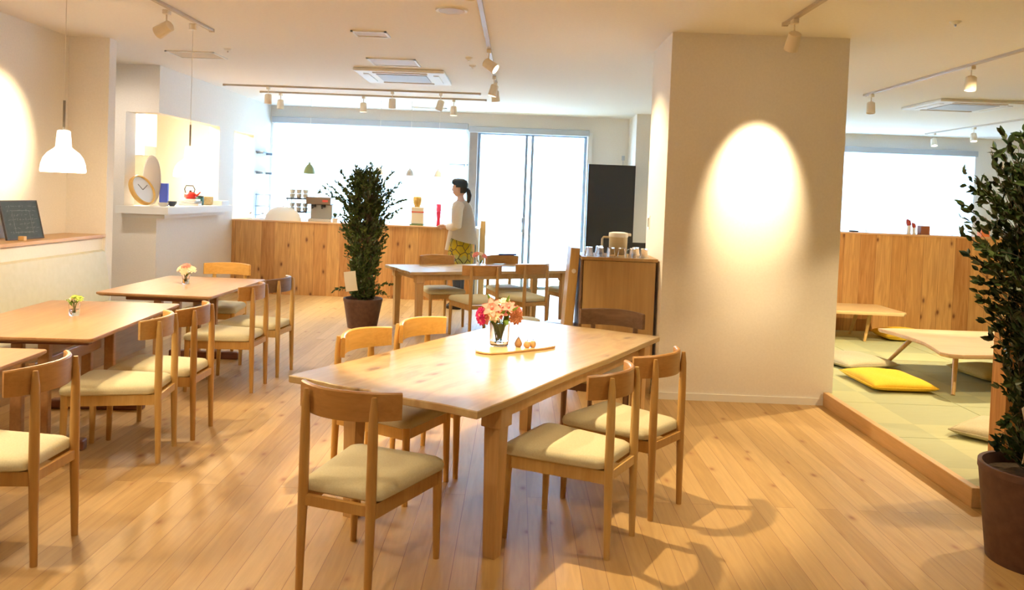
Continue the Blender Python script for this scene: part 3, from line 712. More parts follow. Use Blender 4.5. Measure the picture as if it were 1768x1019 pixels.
t = thing('tray_with_cloth', 'white tray with grey cloth at the right end of the sill', 'tray', (-4.08, 10.98, ST))
bm = nb(); box(bm, -.12, .12, -.13, .13, 0, .012, .003)
for a in (-1, 1): box(bm, a*.12-.006, a*.12+.006, -.13, .13, 0, .06); box(bm, -.12, .12, a*.13-.006, a*.13+.006, 0, .06)
obj('rim', bm, M_white, t); obj('cloth', bx(-.09, .09, -.10, .10, .0125, .045, bev=.01), M_news, t)
# kitchen interior
t = thing('range_hood', 'white kitchen wall cabinet with grey underside seen through the opening', 'cabinet', (-6.25, 11.9, 1.95))
obj('body', bx(-.9, .75, 0, .4, .14, .93), M_white, t); obj('underside_panel', bx(-.9, .75, .0, .38, .0, .14), base_mat('hood_grey', (.30, .31, .27), .5), t)
t = thing('kitchen_ceiling_light', 'bright ceiling panel lighting the kitchen', 'lamp', (-5.4, 10.9, H))
obj('frame', bx(-.32, .32, -.62, .62, -.05, 0), M_white, t); obj('diffuser', bx(-.3, .3, -.6, .6, -.06, -.05), emit('kitchen_diffuser', (1, .90, .68), 130), t)
t = thing('kitchen_worktop', 'white kitchen worktop behind the door opening', 'worktop', (-5.9, 12.9, 0))
obj('cabinet', bx(-1.2, 1.1, -.3, .55, 0, .85), M_white, t); obj('top', bx(-1.2, 1.12, -.32, .55, .85, .89), M_steel, t)
mark(obj('hanging_apron', tf(bx(-.02, .02, -.16, .16, -.3, .3, bev=.018, seg=3), Matrix.Identity(4)), base_mat('apron_red', (.22, .05, .04), .9), loc=(-4.33, 11.93, 1.45)), 'dark red cloth hanging in the kitchen doorway', 'cloth')

# ================================================================ counters
def cedar_counter(name, label, x0, x1, y0, y1, z0, z1, top=M_white, over=.012, body=None):
    t = thing(name, label, 'counter', ((x0+x1)/2, y0, z0)); w = (x1-x0)/2
    obj('front_panel', bx(-w, w, 0, .03, 0, z1-z0-.022), M_cedar, t)
    obj('body', bx(-w, w, .03, y1-y0, 0, z1-z0-.022), body or M_white, t)
    obj('countertop', bx(-w-.0, w+.0, -over, y1-y0+over, z1-z0-.022, z1-z0, bev=.003), top, t)
    return t
M_ctop = wood('counter_top', (.62, .36, .17), (.70, .44, .24), 0, 1, .35)
cedar_counter('cedar_counter', 'long cedar clad counter at the back left', KX+.01, -.60, 11.75, 12.40, 0, 1.072, M_ctop)
t = thing('counter_end_panel', 'white panel and cedar post closing the right end of the back counter', 'panel', (-.58, 11.85, 0))
obj('white_panel', bx(-.005, .035, 0, .5, 0, 1.06), M_white, t); obj('cedar_post', bx(.036, .115, .35, .43, 0, 1.165), WOODS['oak'], t)
cedar_counter('cedar_partition', 'tall cedar partition with counter top behind the tatami', 2.65, 10.55, 9.76, 10.30, 0.088, 1.283, M_ctop)
cedar_counter('cedar_screen', 'low cedar screen wall behind the right potted tree', 2.67, 9.5, 4.36, 4.50, .109, 1.02, WOODS['oak'], body=M_cedar)

CT = 1.072
# things on the back counter
t = thing('espresso_machine', 'grey espresso machine with brown top on the back counter', 'coffee machine', (-2.93, 12.08, CT), math.radians(4))
k_ = 1.0
bm = nb(); box(bm, -.13, .19, -.10, .20, .03, .25, .01); obj('body', bm, base_mat('machine_grey', (.30, .29, .27), .35, .5), t)
bm = nb(); box(bm, -.19, .17, -.16, .18, .25, .36, .01); obj('top_housing', bm, base_mat('machine_brown', (.16, .11, .07), .4), t)
obj('badge', bx(.05, .13, -.163, -.159, .29, .32), base_mat('badge_red', (.5, .05, .03), .4), t)
bm = nb(); box(bm, -.15, .19, -.18, .0, 0, .045, .006); obj('drip_tray', bm, M_steel, t)
for s in (-.08, .06):
    bm = nb(); lathe(bm, [(.03, .21), (.035, .22), (.035, .25)], 16, c=(s, -.12, 0)); tube(bm, [(s, -.13, .215), (s, -.24, .20)], .012, 8); obj('portafilter', bm, M_hair, t, True)
M_cup = base_mat('cup_white', (.72, .68, .58), .3)
t = thing('cup_rack', 'small black wire rack of cups beside the espresso machine', 'rack', (-3.30, 12.24, CT))
for z in (.12, .32):
    bm = nb(); box(bm, -.16, .16, -.13, .13, z-.008, z+.012); obj('shelf', bm, M_hair, t)
for a in (-1, 1):
    for b in (-1, 1):
        bm = nb(); tube(bm, [(a*.14, b*.11, 0), (a*.14, b*.11, .34)], .005, 6); obj('leg', bm, M_hair, t)
def cup(x, y, z, lab, grp, r=.042, h=.062):
    t = thing('coffee_cup', lab, 'cup', (x, y, z), random.uniform(0, 6), grp)
    bm = nb(); lathe(bm, [(r*.6, 0), (r*.8, .006), (r, h), (r-.004, h), (r*.7, .01)], 16); obj('body', bm, M_cup, t, True)
    bm = nb(); tube(bm, [(r*.9, 0, h*.8), (r*1.4, 0, h*.7), (r*1.35, 0, h*.35), (r*.85, 0, h*.25)], .004, 6); obj('handle', bm, M_cup, t, True)
for z, nm in ((.133, 'lower'), (.333, 'upper')):
    for i in range(3):
        for lv in (0, 1):
            cup(-3.40+i*.10, 12.24, CT+z+lv*.064, '%s white cup on the %s shelf of the cup rack, %s' % (('left', 'middle', 'right')[i], nm, ('bottom of its pair', 'on top of its pair')[lv]), 'cups on the rack')
t = thing('white_dome', 'large white dome shaped cover on the back counter', 'cover', (-3.44, 11.925, CT))
bm = nb(); lathe(bm, [(.265, 0), (.262, .03), (.24, .09), (.19, .15), (.11, .19), (.03, .203)], 40); bmesh.ops.scale(bm, vec=(1, .62, 1), verts=bm.verts); obj('cover', bm, M_white, t, True)
bm = nb(); lathe(bm, [(.012, .2), (.016, .215), (.006, .222)], 12); obj('knob', bm, M_white, t, True)
def wine_glass(x, y, z, lab):
    t = thing('wine_glass', lab, 'glass', (x, y, z), 0, 'stem glasses on the back counter')
    bm = nb(); lathe(bm, [(.035, 0), (.034, .004), (.006, .01), (.004, .07)], 18); obj('stem', bm, M_glass, t, True)
    bm = nb(); lathe(bm, [(.004, .07), (.03, .09), (.038, .12), (.033, .165), (.031, .165), (.035, .12), (.028, .093), (.002, .075)], 18, cap=False); obj('bowl', bm, M_glass, t, True)
wine_glass(-3.96, 12.0, CT, 'stem glass at the far left end of the back counter')
wine_glass(-3.79, 12.05, CT, 'stem glass just left of the white dome cover')
t = thing('coffee_grinder', 'cream coffee grinder with gold hopper on the back counter', 'coffee grinder', (-1.47, 12.0, CT))
bm = nb(); box(bm, -.085, .10, -.10, .10, .02, .27, .012); obj('body', bm, base_mat('cream_metal', (.55, .50, .40), .4), t)
bm = nb(); box(bm, -.10, .10, -.13, .12, 0, .02, .004); obj('base', bm, base_mat('base_green', (.10, .16, .06), .5), t)
bm = nb(); lathe(bm, [(.04, .27), (.065, .33), (.07, .40), (.06, .42), (.02, .43)], 20, c=(-.01, 0, 0)); obj('hopper', bm, base_mat('gold', (.55, .36, .10), .3, .6), t, True)
obj('band', bx(-.088, .103, -.103, .103, .19, .205), MATS['badge_red'], t)
t = thing('pepper_mill', 'tall red bottle standing on the back counter left of the person', 'bottle', (-1.155, 11.95, CT))
bm = nb(); lathe(bm, [(.030, 0), (.032, .01), (.026, .10), (.034, .19), (.034, .21), (.026, .215)], 20); obj('body', bm, base_mat('red_bottle', (.55, .03, .07), .3), t, True)
bm = nb(); lathe(bm, [(.030, .215), (.036, .22), (.036, .32), (.03, .325)], 20); obj('cap', bm, base_mat('pink_cap', (.70, .06, .14), .3), t, True)
t = thing('glass_carafe', 'clear glass carafe behind the potted tree on the counter', 'carafe', (-2.22, 12.05, CT))
bm = nb(); lathe(bm, [(.05, 0), (.065, .02), (.06, .12), (.03, .17), (.035, .21), (.032, .21), (.027, .17), (.056, .12), (.06, .02)], 20, cap=False); obj('body', bm, M_glass, t, True)
bm = nb(); lathe(bm, [(.03, .21), (.03, .225)], 16); obj('stopper', bm, M_steel, t, True)
# small succulent
def little_plant(name, label, x, y, z, s, seed, n=60, spread=1.0):
    t = thing(name, label, 'plant', (x, y, z)); bm = nb(); lathe(bm, [(.035*s, 0), (.045*s, .06*s), (.04*s, .06*s)], 16); obj('pot', bm, M_por, t, True)
    random.seed(seed); V = []; Fc = []
    for i in range(n):
        a = random.uniform(0, 2*PI); e = random.uniform(.2, 1.4); l = random.uniform(.05, .11)*s
        b = Vector((0, 0, .055*s)); d = Vector((math.cos(a)*math.cos(e)*spread, math.sin(a)*math.cos(e)*spread, math.sin(e))).normalized()
        sd = d.cross(Vector((0, 0, 1))).normalized()*.010*s; q = len(V)
        V += [b+d*l*.3, b+d*l*.7+sd, b+d*l, b+d*l*.7-sd]; Fc.append((q, q+1, q+2, q+3))
    obj('leaves', ([tuple(v) for v in V], Fc), M_leaf, t)
little_plant('herb_pot', 'small green herb in front of the espresso machine', -2.66, 11.86, CT, 1.0, 5)
little_plant('herb_pot', 'small green plant on the counter left of the potted tree', -2.42, 11.9, CT, 1.1, 9)
# counter pendants (metal-glass shades hanging over the back counter)
def bell(x, y, zb, lab, mat, sc=1.0):
    t = thing('bell_pendant', lab, 'pendant lamp', (x, y, zb), 0, 'bell pendants over the back counter')
    bm = nb(); prof = [(.085, 0), (.082, .03), (.066, .085), (.038, .125), (.018, .14), (.014, .17)]
    prof = [(r*sc, z*sc) for r, z in prof]; lathe(bm, prof+[(r-.003, z-.002) for r, z in prof[::-1]], 24, cap=False); obj('lamp_shade', bm, mat, t, True)
    bm = nb(); tube(bm, [(0, 0, .165*sc), (0, 0, H-zb)], .0025, 6); obj('cord', bm, M_whitem, t)
    bm = nb(); bmesh.ops.create_uvsphere(bm, u_segments=10, v_segments=8, radius=.025); bmesh.ops.translate(bm, verts=bm.verts, vec=(0, 0, .03)); obj('bulb', bm, MATS['bulb'], t, True)
M_bell = base_mat('bell_green', (.22, .27, .10), .35); M_bell2 = base_mat('bell_cream', (.72, .70, .62), .4)
bell(-3.12, 12.1, 1.775, 'green bell pendant over the espresso machine', M_bell)
bell(-2.08, 12.1, 1.80, 'cream bell pendant just above the potted tree', M_bell2, .8)
bell(-1.62, 12.1, 1.80, 'cream bell pendant right of the potted tree top', M_bell2, .7)
bell(-1.20, 12.1, 1.80, 'cream bell pendant left of the person', M_bell2, .7)
# short wall shelves at the window's left end
for z, y0, y1, lab in ((2.10, 12.75, 13.35, 'upper thin metal shelf at the left end of the window'), (1.785, 12.75, 13.35, 'lower thin metal shelf at the left end of the window')):
    t = thing('thin_shelf', lab, 'shelf', (KX, (y0+y1)/2, z)); obj('plate', bx(0, .14, -.3, .3, 0, .012), M_bronze, t)
    for s in (-.24, .24): obj('bracket', bx(0, .10, s-.006, s+.006, -.03, 0), M_bronze, t)
t = thing('thin_shelf', 'narrow dark shelf near the post right above the person', 'shelf', (-.90, 13.36, 2.03)); obj('plate', bx(-.24, .07, -.09, .03, 0, .012), M_bronze, t); obj('bracket', bx(.0, .012, -.06, .08, -.03, 0), M_bronze, t)
t = thing('glass_shelf_rack', 'small dark rack in the left corner behind the counter', 'rack', (-4.02, 12.9, 1.0))
for z in (.10, .24, .42): obj('shelf', bx(-.11, .13, -.14, .14, z, z+.012), M_bronze, t)
for a in (-.1, .12): obj('leg', bx(a-.005, a+.005, -.13, -.12, -.998, .44), M_bronze, t)
# things on the right counter
RT = 1.283
for (x, lab, s, h) in ((4.79, 'red bottle with tilted top on the tatami partition', .022, .17), (4.855, 'dark red bottle next to the red one on the partition', .018, .13)):
    t = thing('sauce_bottle', lab, 'bottle', (x, 9.95, RT), 0, 'bottles on the partition')
    bm = nb(); lathe(bm, [(s, 0), (s*1.05, .01), (s, h*.6), (s*.5, h*.75), (s*.4, h)], 14); obj('body', bm, base_mat('bottle_white', (.65, .68, .72), .4), t, True)
    bm = nb(); tube(bm, [(0, 0, h*.62), (-.01, 0, h*.9), (-.028, 0, h*1.05)], [s*1.2, s*1.3, s*.4], 10); obj('top', bm, base_mat('top_red', (.35, .04, .03), .5), t, True)
mark(obj('wooden_box', bx(-.055, .055, -.05, .05, 0, .105, bev=.004), base_mat('box_brown', (.26, .09, .04), .6), loc=(4.97, 9.95, RT)), 'small brown box on the tatami partition', 'box')
mark(obj('small_dark_dish', bx(-.05, .05, -.03, .03, 0, .018, bev=.006), M_hair, loc=(4.12, 9.95, RT)), 'flat dark dish on the partition near the pillar', 'dish')
mark(obj('orange_box', bx(-.05, .05, -.05, .05, 0, .12, bev=.004), base_mat('box_orange', (.75, .22, .06), .6), loc=(5.70, 9.95, RT)), 'orange box on the partition behind the right potted tree', 'box')

# ================================================================ cabinet, jug, glasses, boards
CX0, CX1, CYF = .545, 1.140, 6.56
t = thing('oak_cabinet', 'oak cabinet beside the pillar with glasses on top', 'cabinet', ((CX0+CX1)/2, CYF, 0)); w = (CX1-CX0)/2
M_cab = wood('cabinet_oak', (.40, .24, .09), (.55, .36, .15), 2, .5, .4)
obj('body', bx(-w, w, .02, .50, 0, 1.075), M_cab, t); obj('front_panel', bx(-w+.01, w-.003, 0, .02, .05, 1.07), M_cab, t)
obj('top', bx(-w-.01, w+.012, -.01, .51, 1.075, 1.10, bev=.003), M_cab, t)
obj('plinth', bx(-w-.012, -w-.0, -.01, .50, 0, 1.075), wood('cabinet_dark', (.16, .09, .05), (.22, .13, .07), 2, 1, .4), t)
t = thing('leaning_board', 'light oak board leaning upright at the left of the cabinet', 'board', (.435, 6.72, 0))
R_ = Matrix.Rotation(math.radians(3.2), 4, 'Y')
obj('board', tf(bx(-.045, .030, -.05, .36, 0, 1.16, bev=.004), R_), WOODS['oak'], t)
bm = nb(); lathe(bm, [(.018, 0), (.018, .008)], 16); obj('knob', tf(bm, R_@Matrix.Translation((-.005, -.05, .97))@Matrix.Rotation(PI/2, 4, 'X')), M_por, t, True)
GT = 1.10
t = thing('water_jug', 'cream water jug with white lid on the cabinet', 'jug', (.86, 6.84, GT), math.radians(180))
bm = nb(); lathe(bm, [(.068, 0), (.075, .01), (.078, .155)], 28); obj('body', bm, base_mat('jug_cream', (.58, .50, .32), .4), t, True)
bm = nb(); lathe(bm, [(.080, .155), (.082, .165), (.080, .19), (.05, .197)], 28); box(bm, -.105, -.07, -.02, .02, .165, .188, .004); obj('lid', bm, M_white, t, True)
bm = nb(); tube(bm, [(.075, 0, .150), (.125, 0, .150), (.135, 0, .135), (.135, 0, .02)], .009, 8); obj('handle', bm, MATS['jug_cream'], t, True)
gl = thing('drinking_glass', 'x', 'glass', (0, 0, 0), 0, 'upturned glasses on the cabinet')
bm = nb(); lathe(bm, [(.036, 0), (.037, .001), (.030, .07), (.026, .078), (.001, .079), (.001, .070), (.025, .069), (.033, .002), (.033, 0)], 20, cap=False); obj('body', bm, M_glass, gl, True)
gp = [(.60, 6.64, 'leftmost upturned glass on the cabinet'), (.69, 6.64, 'upturned glass left of the jug handle, front row'), (.78, 6.64, 'upturned glass in front of the jug handle'), (.87, 6.64, 'upturned glass in front of the cream jug'), (.96, 6.64, 'upturned glass right before the jug, front row'), (1.05, 6.64, 'rightmost upturned glass on the cabinet, front row'),
      (.70, 6.80, 'upturned glass behind the front row, left of the jug'), (1.00, 6.78, 'upturned glass behind the front row, right of the jug')]
gl.location = (gp[0][0], gp[0][1], GT); gl['label'] = gp[0][2]
for x, y, lab in gp[1:]: dup(gl, (x, y, GT), 0, lab)
t = thing('tall_blackboard', 'tall plain blackboard standing by the glass door', 'blackboard', (1.395, 12.1, 0))
obj('panel', bx(-.345, .325, 0, .04, .10, 2.06), M_black, t)
bm = nb(); box(bm, -.36, -.345, -.005, .045, 0, 2.075); box(bm, .325, .34, -.005, .045, 0, 2.075); box(bm, -.345, .325, -.005, .045, 2.06, 2.075); box(bm, -.345, .325, -.005, .045, .085, .10)
obj('frame', bm, M_hair, t)
for s in (-.3, .28): obj('foot', bx(s-.02, s+.02, -.16, .22, 0, .03), M_hair, t)
t = thing('lettered_sign', 'small black sign with white script letters beside the cabinet', 'sign', (1.62, 11.2, 0))
obj('board', bx(-.22, .22, 0, .02, .62, .98), M_black, t)
me = text_mesh('na', .20); me.materials.append(M_chalk); o = bpy.data.objects.new('lettering', me); COL.objects.link(o); o.parent = t; o.location = (-.02, -.003, .86); o.rotation_euler = (PI/2, 0, 0)
bm = nb()
for s in (-.15, .15): box(bm, s-.012, s+.012, .0, .02, 0, .62)
obj('stand', bm, M_hair, t)
for s in (-.15, .15): obj('foot', bx(s-.012, s+.012, -.10, .12, 0, .012), M_hair, t)
# wall outlet / hook cable near the back right corner
t = thing('wall_switch', 'little grey box with a thin cable high in the back right corner', 'switch', (1.72, 13.49, 2.25)); obj('box', bx(-.025, .025, -.03, 0, -.04, .04, bev=.004), M_blind, t)
bm = nb(); tube(bm, [(0, -.01, -.04), (-.01, -.01, -.25), (-.05, -.01, -.45)], .004, 6); obj('cable', bm, M_blind, t)
t = thing('pillar_switch', 'narrow dark switch on the lit side face of the pillar', 'switch', (1.165, 7.15, 1.38)); obj('plate', bx(-.008, 0, -.035, .035, -.06, .06, bev=.002), M_white, t); obj('button', bx(-.012, -.008, -.012, .012, -.04, .04), M_ink, t)

# stools half hidden behind the main table
def stool(x, y, lab, mat, deg):
    t = thing('low_stool', lab, 'stool', (x, y, 0), math.radians(deg))
    bm = nb(); lathe(bm, [(.12, .405), (.145, .41), (.15, .425), (.145, .44), (.12, .45)], 28); obj('seat', bm, mat, t, True)
    for a in (45, 135, 225, 315):
        c, s = math.cos(math.radians(a)), math.sin(math.radians(a))
        bm = nb(); tube(bm, [(c*.15, s*.15, 0), (c*.10, s*.10, .407)], [.013, .017], 10); obj('leg', bm, WOODS['walnut'], t, True)
stool(.10, 7.42, 'low stool with pale round seat behind the main table', M_seat, 10)
stool(.42, 7.29, 'low stool with dark round seat beside the cabinet', WOODS['walnut'], 30)

# ================================================================ potted trees
def tree(label, x, y, pot, height, crown, stems, nleaf, leaf, seed, card, mats=(M_leaf,), sprigs=()):
    rng = random.Random(seed)
    t = thing('potted_tree', label, 'potted plant', (x, y, 0)); rt_, rb, hp = pot
    bm = nb(); lathe(bm, [(rb, 0), (rb+(rt_-rb)*.5, hp*.5), (rt_-.004, hp-.03), (rt_, hp-.03), (rt_, hp), (rt_-.018, hp), (rt_-.03, hp-.06)], 40); obj('pot', bm, M_pot, t, True)
    bm = nb(); lathe(bm, [(rt_-.02, hp-.065), (rt_-.022, hp-.05), (.05, hp-.035)], 30); obj('soil', bm, M_soil, t)
    bm = nb(); V = []; Fc = []; tips = []
    def addleaf(p, d, l):
        d = d.normalized(); s = d.cross(Vector((rng.uniform(-1, 1), rng.uniform(-1, 1), rng.uniform(-.2, 1))))
        if s.length < .1: s = d.orthogonal()
        s = s.normalized()*l*.27; up_ = s.cross(d).normalized()*l*.08; q = len(V)
        V.extend([p, p+d*l*.30+s*.85+up_, p+d*l*.62+s*.8+up_, p+d*l, p+d*l*.62-s*.8+up_, p+d*l*.30-s*.85+up_, p+d*l*.46])
        Fc.extend([(q, q+1, q+6), (q+1, q+2, q+6), (q+2, q+3, q+6), (q+3, q+4, q+6), (q+4, q+5, q+6), (q+5, q, q+6)])
    for i in range(stems):
        a = rng.uniform(0, 2*PI); r0 = rng.uniform(.02, .07)
        top = Vector((math.cos(a)*crown(height*.8)*.5, math.sin(a)*crown(height*.8)*.5, height*rng.uniform(.82, .97)))
        p0 = Vector((math.cos(a)*r0, math.sin(a)*r0, hp-.05)); pts = [p0.lerp(top, k/6)+Vector((rng.uniform(-.015, .015), rng.uniform(-.015, .015), 0))*(k > 0) for k in range(7)]
        tube(bm, pts, [.011, .010, .009, .008, .006, .005, .003], 7)
        tips.append(pts)
    nb_ = nleaf//9
    for b in range(nb_ + len(sprigs)):
        if b < nb_:
            z = hp+.0+(height-hp)*rng.random()**.85; R = crown(z); a = rng.uniform(0, 2*PI); st = tips[rng.randrange(len(tips))]
            k = min(5, max(0, int((z-hp)/(height-hp)*6))); o0 = st[k].copy()
            rr = R*rng.uniform(.45, 1.05); e = Vector((math.cos(a)*rr, math.sin(a)*rr, z+rng.uniform(.0, .06)))
            cnt = 9
        else:
            e, o0, cnt = Vector(sprigs[b-nb_][1]), Vector(sprigs[b-nb_][0]), 24
        tube(bm, [o0, o0.lerp(e, .5)+Vector((0, 0, .015)), e], [.003, .002, .001], 5)
        d = (e-o0).normalized() if (e-o0).length > .01 else Vector((0, 0, 1))
        for k in range(cnt):
            u = rng.uniform(.35, 1.02); p = o0.lerp(e, u); dd = d+Vector((rng.uniform(-1, 1), rng.uniform(-1, 1), rng.uniform(-.7, .9)))*.9
            addleaf(p, dd, leaf*rng.uniform(.7, 1.2))
    obj('stems', bm, M_bark, t, True)
    obj('foliage', ([tuple(v) for v in V], Fc), mats[0], t)
    if card:
        cx, cy, cz, cw, chh, rzd = card
        me_ = nb(); rs = []
        for k in range(9):
            v = k/8; bend = .22*chh*(v-.5)**2
            rs.append([(-cw/2-.15*cw*(.5-v)*0, bend-.001, chh*v), (cw/2, bend-.001, chh*v), (cw/2, bend+.001, chh*v), (-cw/2, bend+.001, chh*v)])
        rings(me_, rs); m_c = Matrix.Translation((cx, cy, cz))@Matrix.Rotation(math.radians(rzd), 4, 'Z')@Matrix.Rotation(math.radians(-9), 4, 'Y')
        c = obj('name_card', tf(me_, m_c), M_card, t)
        bm = nb()
        for k in range(3): box(bm, -cw*.10+k*.01, -cw*.04+k*.01, -.003, -.0015, chh*(.25+.14*k), chh*(.32+.14*k))
        obj('writing', tf(bm, m_c@Matrix.Translation((0, .005, 0))), M_ink, c)
    return t
def crown1(z):
    return .175+.125*max(0, min(1, (z-.6)/.6)) if z < 1.5 else max(.12, .31-(z-1.5)*.55)
tree('dense green potted tree in a brown pot in the middle of the room', -1.72, 9.22, (.222, .165, .335), 1.80, crown1, 6, 9000, .046, 11, (-.08, -.26, .44, .135, .22, -6), (M_leaf,),
     sprigs=[((-.1, 0, 1.35), (-.42, -.05, 1.60)), ((-.1, 0, 1.4), (-.52, 0, 1.52)), ((-.1, .0, 1.4), (-.36, .0, 1.66)), ((-.1, .0, 1.3), (-.46, -.1, 1.58)), ((-.1, .0, 1.5), (-.28, -.1, 1.76)), ((.1, .0, 1.5), (.30, -.1, 1.78)), ((.1, .0, 1.2), (.40, -.1, 1.36)), ((0, 0, 1.5), (.05, 0, 1.86)), ((.1, 0, 1.4), (.38, 0, 1.66)), ((.1, 0, 1.3), (.44, 0, 1.48)), ((0, 0, .5), (-.32, -.1, .42)), ((0, 0, .5), (.30, -.1, .38)), ((0, 0, .45), (.33, -.12, .52))])
def crown2(z):
    if z < .7: return .17
    if z < 1.45: return .17+(z-.7)*.24
    return max(.12, .35-(z-1.45)*.35)
tree('tall leafy potted tree in a brown pot at the right edge', 2.41, 3.66, (.245, .195, .435), 1.92, crown2, 6, 6200, .048, 21, (-.20, -.235, .53, .085, .245, 40), (M_leaf2,),
     sprigs=[((-.05, 0, 1.55), (-.31, -.1, 1.93)), ((-.05, 0, 1.5), (-.33, -.05, 1.84)), ((-.05, 0, 1.45), (-.42, -.05, 1.69)), ((-.05, 0, 1.4), (-.44, -.05, 1.55)), ((-.05, 0, 1.35), (-.36, -.08, 1.42)), ((-.05, 0, 1.25), (-.37, -.08, 1.27)), ((-.05, 0, 1.6), (-.20, -.1, 1.72)), ((-.1, 0, 1.5), (-.47, -.1, 1.74)), ((-.1, 0, 1.4), (-.40, .05, 1.62)), ((-.1, 0, 1.3), (-.42, .0, 1.48)), ((-.1, 0, 1.2), (-.34, .05, 1.38)), ((-.1, 0, 1.5), (-.30, .08, 1.72)), ((-.05, 0, 1.1), (-.30, .0, 1.18)), ((-.1, 0, 1.65), (-.26, .02, 1.86)),
             ((-.05, 0, .8), (-.22, -.12, .84)), ((-.05, 0, .7), (-.24, -.12, .66)), ((-.05, 0, .95), (-.28, -.12, 1.0)), ((-.05, 0, 1.5), (-.30, -.08, 1.62)), ((-.05, 0, 1.3), (-.33, -.08, 1.36))])

# ================================================================ flowers and small things on tables
def petal_flower(bm, c, r, n, tilt, seed, layers=1, mat=0):
    rng = random.Random(seed); c = Vector(c); up_ = Vector(tilt).normalized(); u = up_.orthogonal().normalized(); v = up_.cross(u)
    for ly in range(layers):
        rr = r*(1-.25*ly)
        for k in range(n):
            a = 2*PI*(k+.5*ly)/n+rng.uniform(-.1, .1); d = math.cos(a)*u+math.sin(a)*v; s = up_.cross(d)
            lift = .30+.35*ly
            p = [c, c+d*rr*.45+s*rr*.30+up_*rr*lift*.8, c+d*rr*.85+s*rr*.16+up_*rr*lift, c+d*rr+up_*rr*lift*.8, c+d*rr*.85-s*rr*.16+up_*rr*lift, c+d*rr*.45-s*rr*.30+up_*rr*lift*.8]
            f = bm.faces.new([bm.verts.new(x) for x in p]); f.material_index = mat
M_pink = base_mat('petal_pink', (.80, .30, .24), .6); M_mag = base_mat('petal_magenta', (.62, .02, .16), .6); M_org = base_mat('petal_orange', (.62, .28, .14), .6)
M_cream = base_mat('petal_cream', (.86, .72, .52), .6); M_lime = base_mat('petal_lime', (.45, .55, .10), .6); M_stem = base_mat('stem_green', (.16, .28, .03), .6)
def vase(label, x, y, z, prof, r, flowers, leaves, seed):
    t = thing('flower_vase', label, 'vase', (x, y, z))
    bm = nb(); ins = [(max(.001, a-.003), b+.0) for a, b in prof[::-1] if b > .012]
    lathe(bm, prof+ins, 24, cap=True); obj('glass', bm, M_glass, t, True)
    rng = random.Random(seed); bm = nb(); h = prof[-1][1]
    for (c, rad, n, tl, ly, m) in flowers: tube(bm, [(rng.uniform(-.5, .5)*r, rng.uniform(-.5, .5)*r, .02), (c[0]*.4, c[1]*.4, h), c], .0025, 6)
    obj('stems', bm, M_stem, t, True)
    for i, (c, rad, n, tl, ly, m) in enumerate(flowers):
        bm = nb(); petal_flower(bm, c, rad, n, tl, seed+i, ly)
        bmesh.ops.create_icosphere(bm, subdivisions=1, radius=rad*.2, matrix=Matrix.Translation(Vector(c)+Vector(tl).normalized()*rad*.15)); obj('flower', bm, m, t)
    for a, b, w in leaves:
        bm = nb(); a = Vector(a); b = Vector(b); s = (b-a).cross(Vector((0, -1, .2))).normalized()*w; pts = []
        m1 = a.lerp(b, .4); m2 = a.lerp(b, .75)
        bm.faces.new([bm.verts.new(p) for p in (a, m1+s, m2+s*.8, b, m2-s*.8, m1-s)]); obj('leaf', bm, M_stem if w > .006 else M_lime, t)
    return t
Z7 = .7015
vase('glass jar of pink, magenta and orange flowers on the main table', -.075, 4.62, Z7+.012, [(.045, 0), (.052, .006), (.055, .03), (.056, .10), (.060, .135)], .04,
     [((-.045, -.03, .215), .062, 6, (-.2, -1, .6), 1, M_pink), ((-.075, -.02, .165), .05, 6, (-.3, -1, .2), 1, M_pink), ((.045, -.01, .22), .05, 6, (.3, -.8, .8), 1, M_pink), ((-.105, .0, .175), .045, 10, (-.8, -.6, .3), 3, M_mag), ((-.10, -.02, .145), .035, 10, (-.6, -.8, 0), 3, M_mag),
      ((.085, -.02, .17), .048, 12, (.5, -1, .1), 3, M_org), ((.095, .0, .195), .04, 12, (.8, -.6, .5), 3, M_pink), ((0, -.02, .19), .05, 7, (0, -.9, .6), 2, M_pink), ((.02, .03, .235), .045, 7, (0, -.6, 1), 2, M_cream), ((-.03, -.05, .175), .04, 7, (-.1, -1, .2), 2, M_cream)],
     [((-.03, 0, .2), (-.08, 0, .30), .009), ((.02, 0, .2), (.05, 0, .295), .009), ((-.03, .02, .1), (-.05, .0, .19), .018), ((.03, .02, .1), (.04, .0, .2), .018), ((0, .0, .03), (0, -.02, .14), .02), ((0, .02, .05), (.03, 0, .15), .016), ((0, -.02, .05), (-.03, 0, .15), .016), ((.02, -.03, .17), (.11, -.03, .235), .008), ((-.02, -.04, .14), (-.06, -.05, .165), .014), ((.02, -.04, .15), (.05, -.05, .13), .016), ((0, -.04, .18), (.03, -.05, .21), .010)], 31)
vase('small glass of green and cream flowers on the middle left table', -2.80, 5.14, .7, [(.028, 0), (.030, .005), (.031, .04), (.034, .075)], .02,
     [((-.015, 0, .10), .028, 8, (-.3, -.6, 1), 2, M_cream), ((.03, 0, .105), .03, 8, (.4, -.6, 1), 2, M_lime), ((0, 0, .115), .026, 8, (0, -.4, 1), 2, M_lime)],
     [((0, 0, .08), (-.055, 0, .10), .010), ((0, 0, .08), (.045, 0, .12), .010), ((0, -.02, .06), (-.03, -.02, .11), .009)], 41)
vase('small glass of cream carnations on the farther left table', -2.84, 6.98, .7, [(.028, 0), (.030, .005), (.028, .04), (.036, .085)], .02,
     [((-.04, 0, .125), .045, 10, (-.5, -.6, .8), 3, M_cream), ((.045, 0, .12), .045, 10, (.5, -.6, .8), 3, M_cream), ((0, 0, .145), .045, 10, (0, -.5, 1), 3, M_pink), ((.0, -.03, .11), .04, 10, (0, -1, .3), 3, M_cream)],
     [((0, -.02, .06), (.03, -.03, .10), .010)], 51)
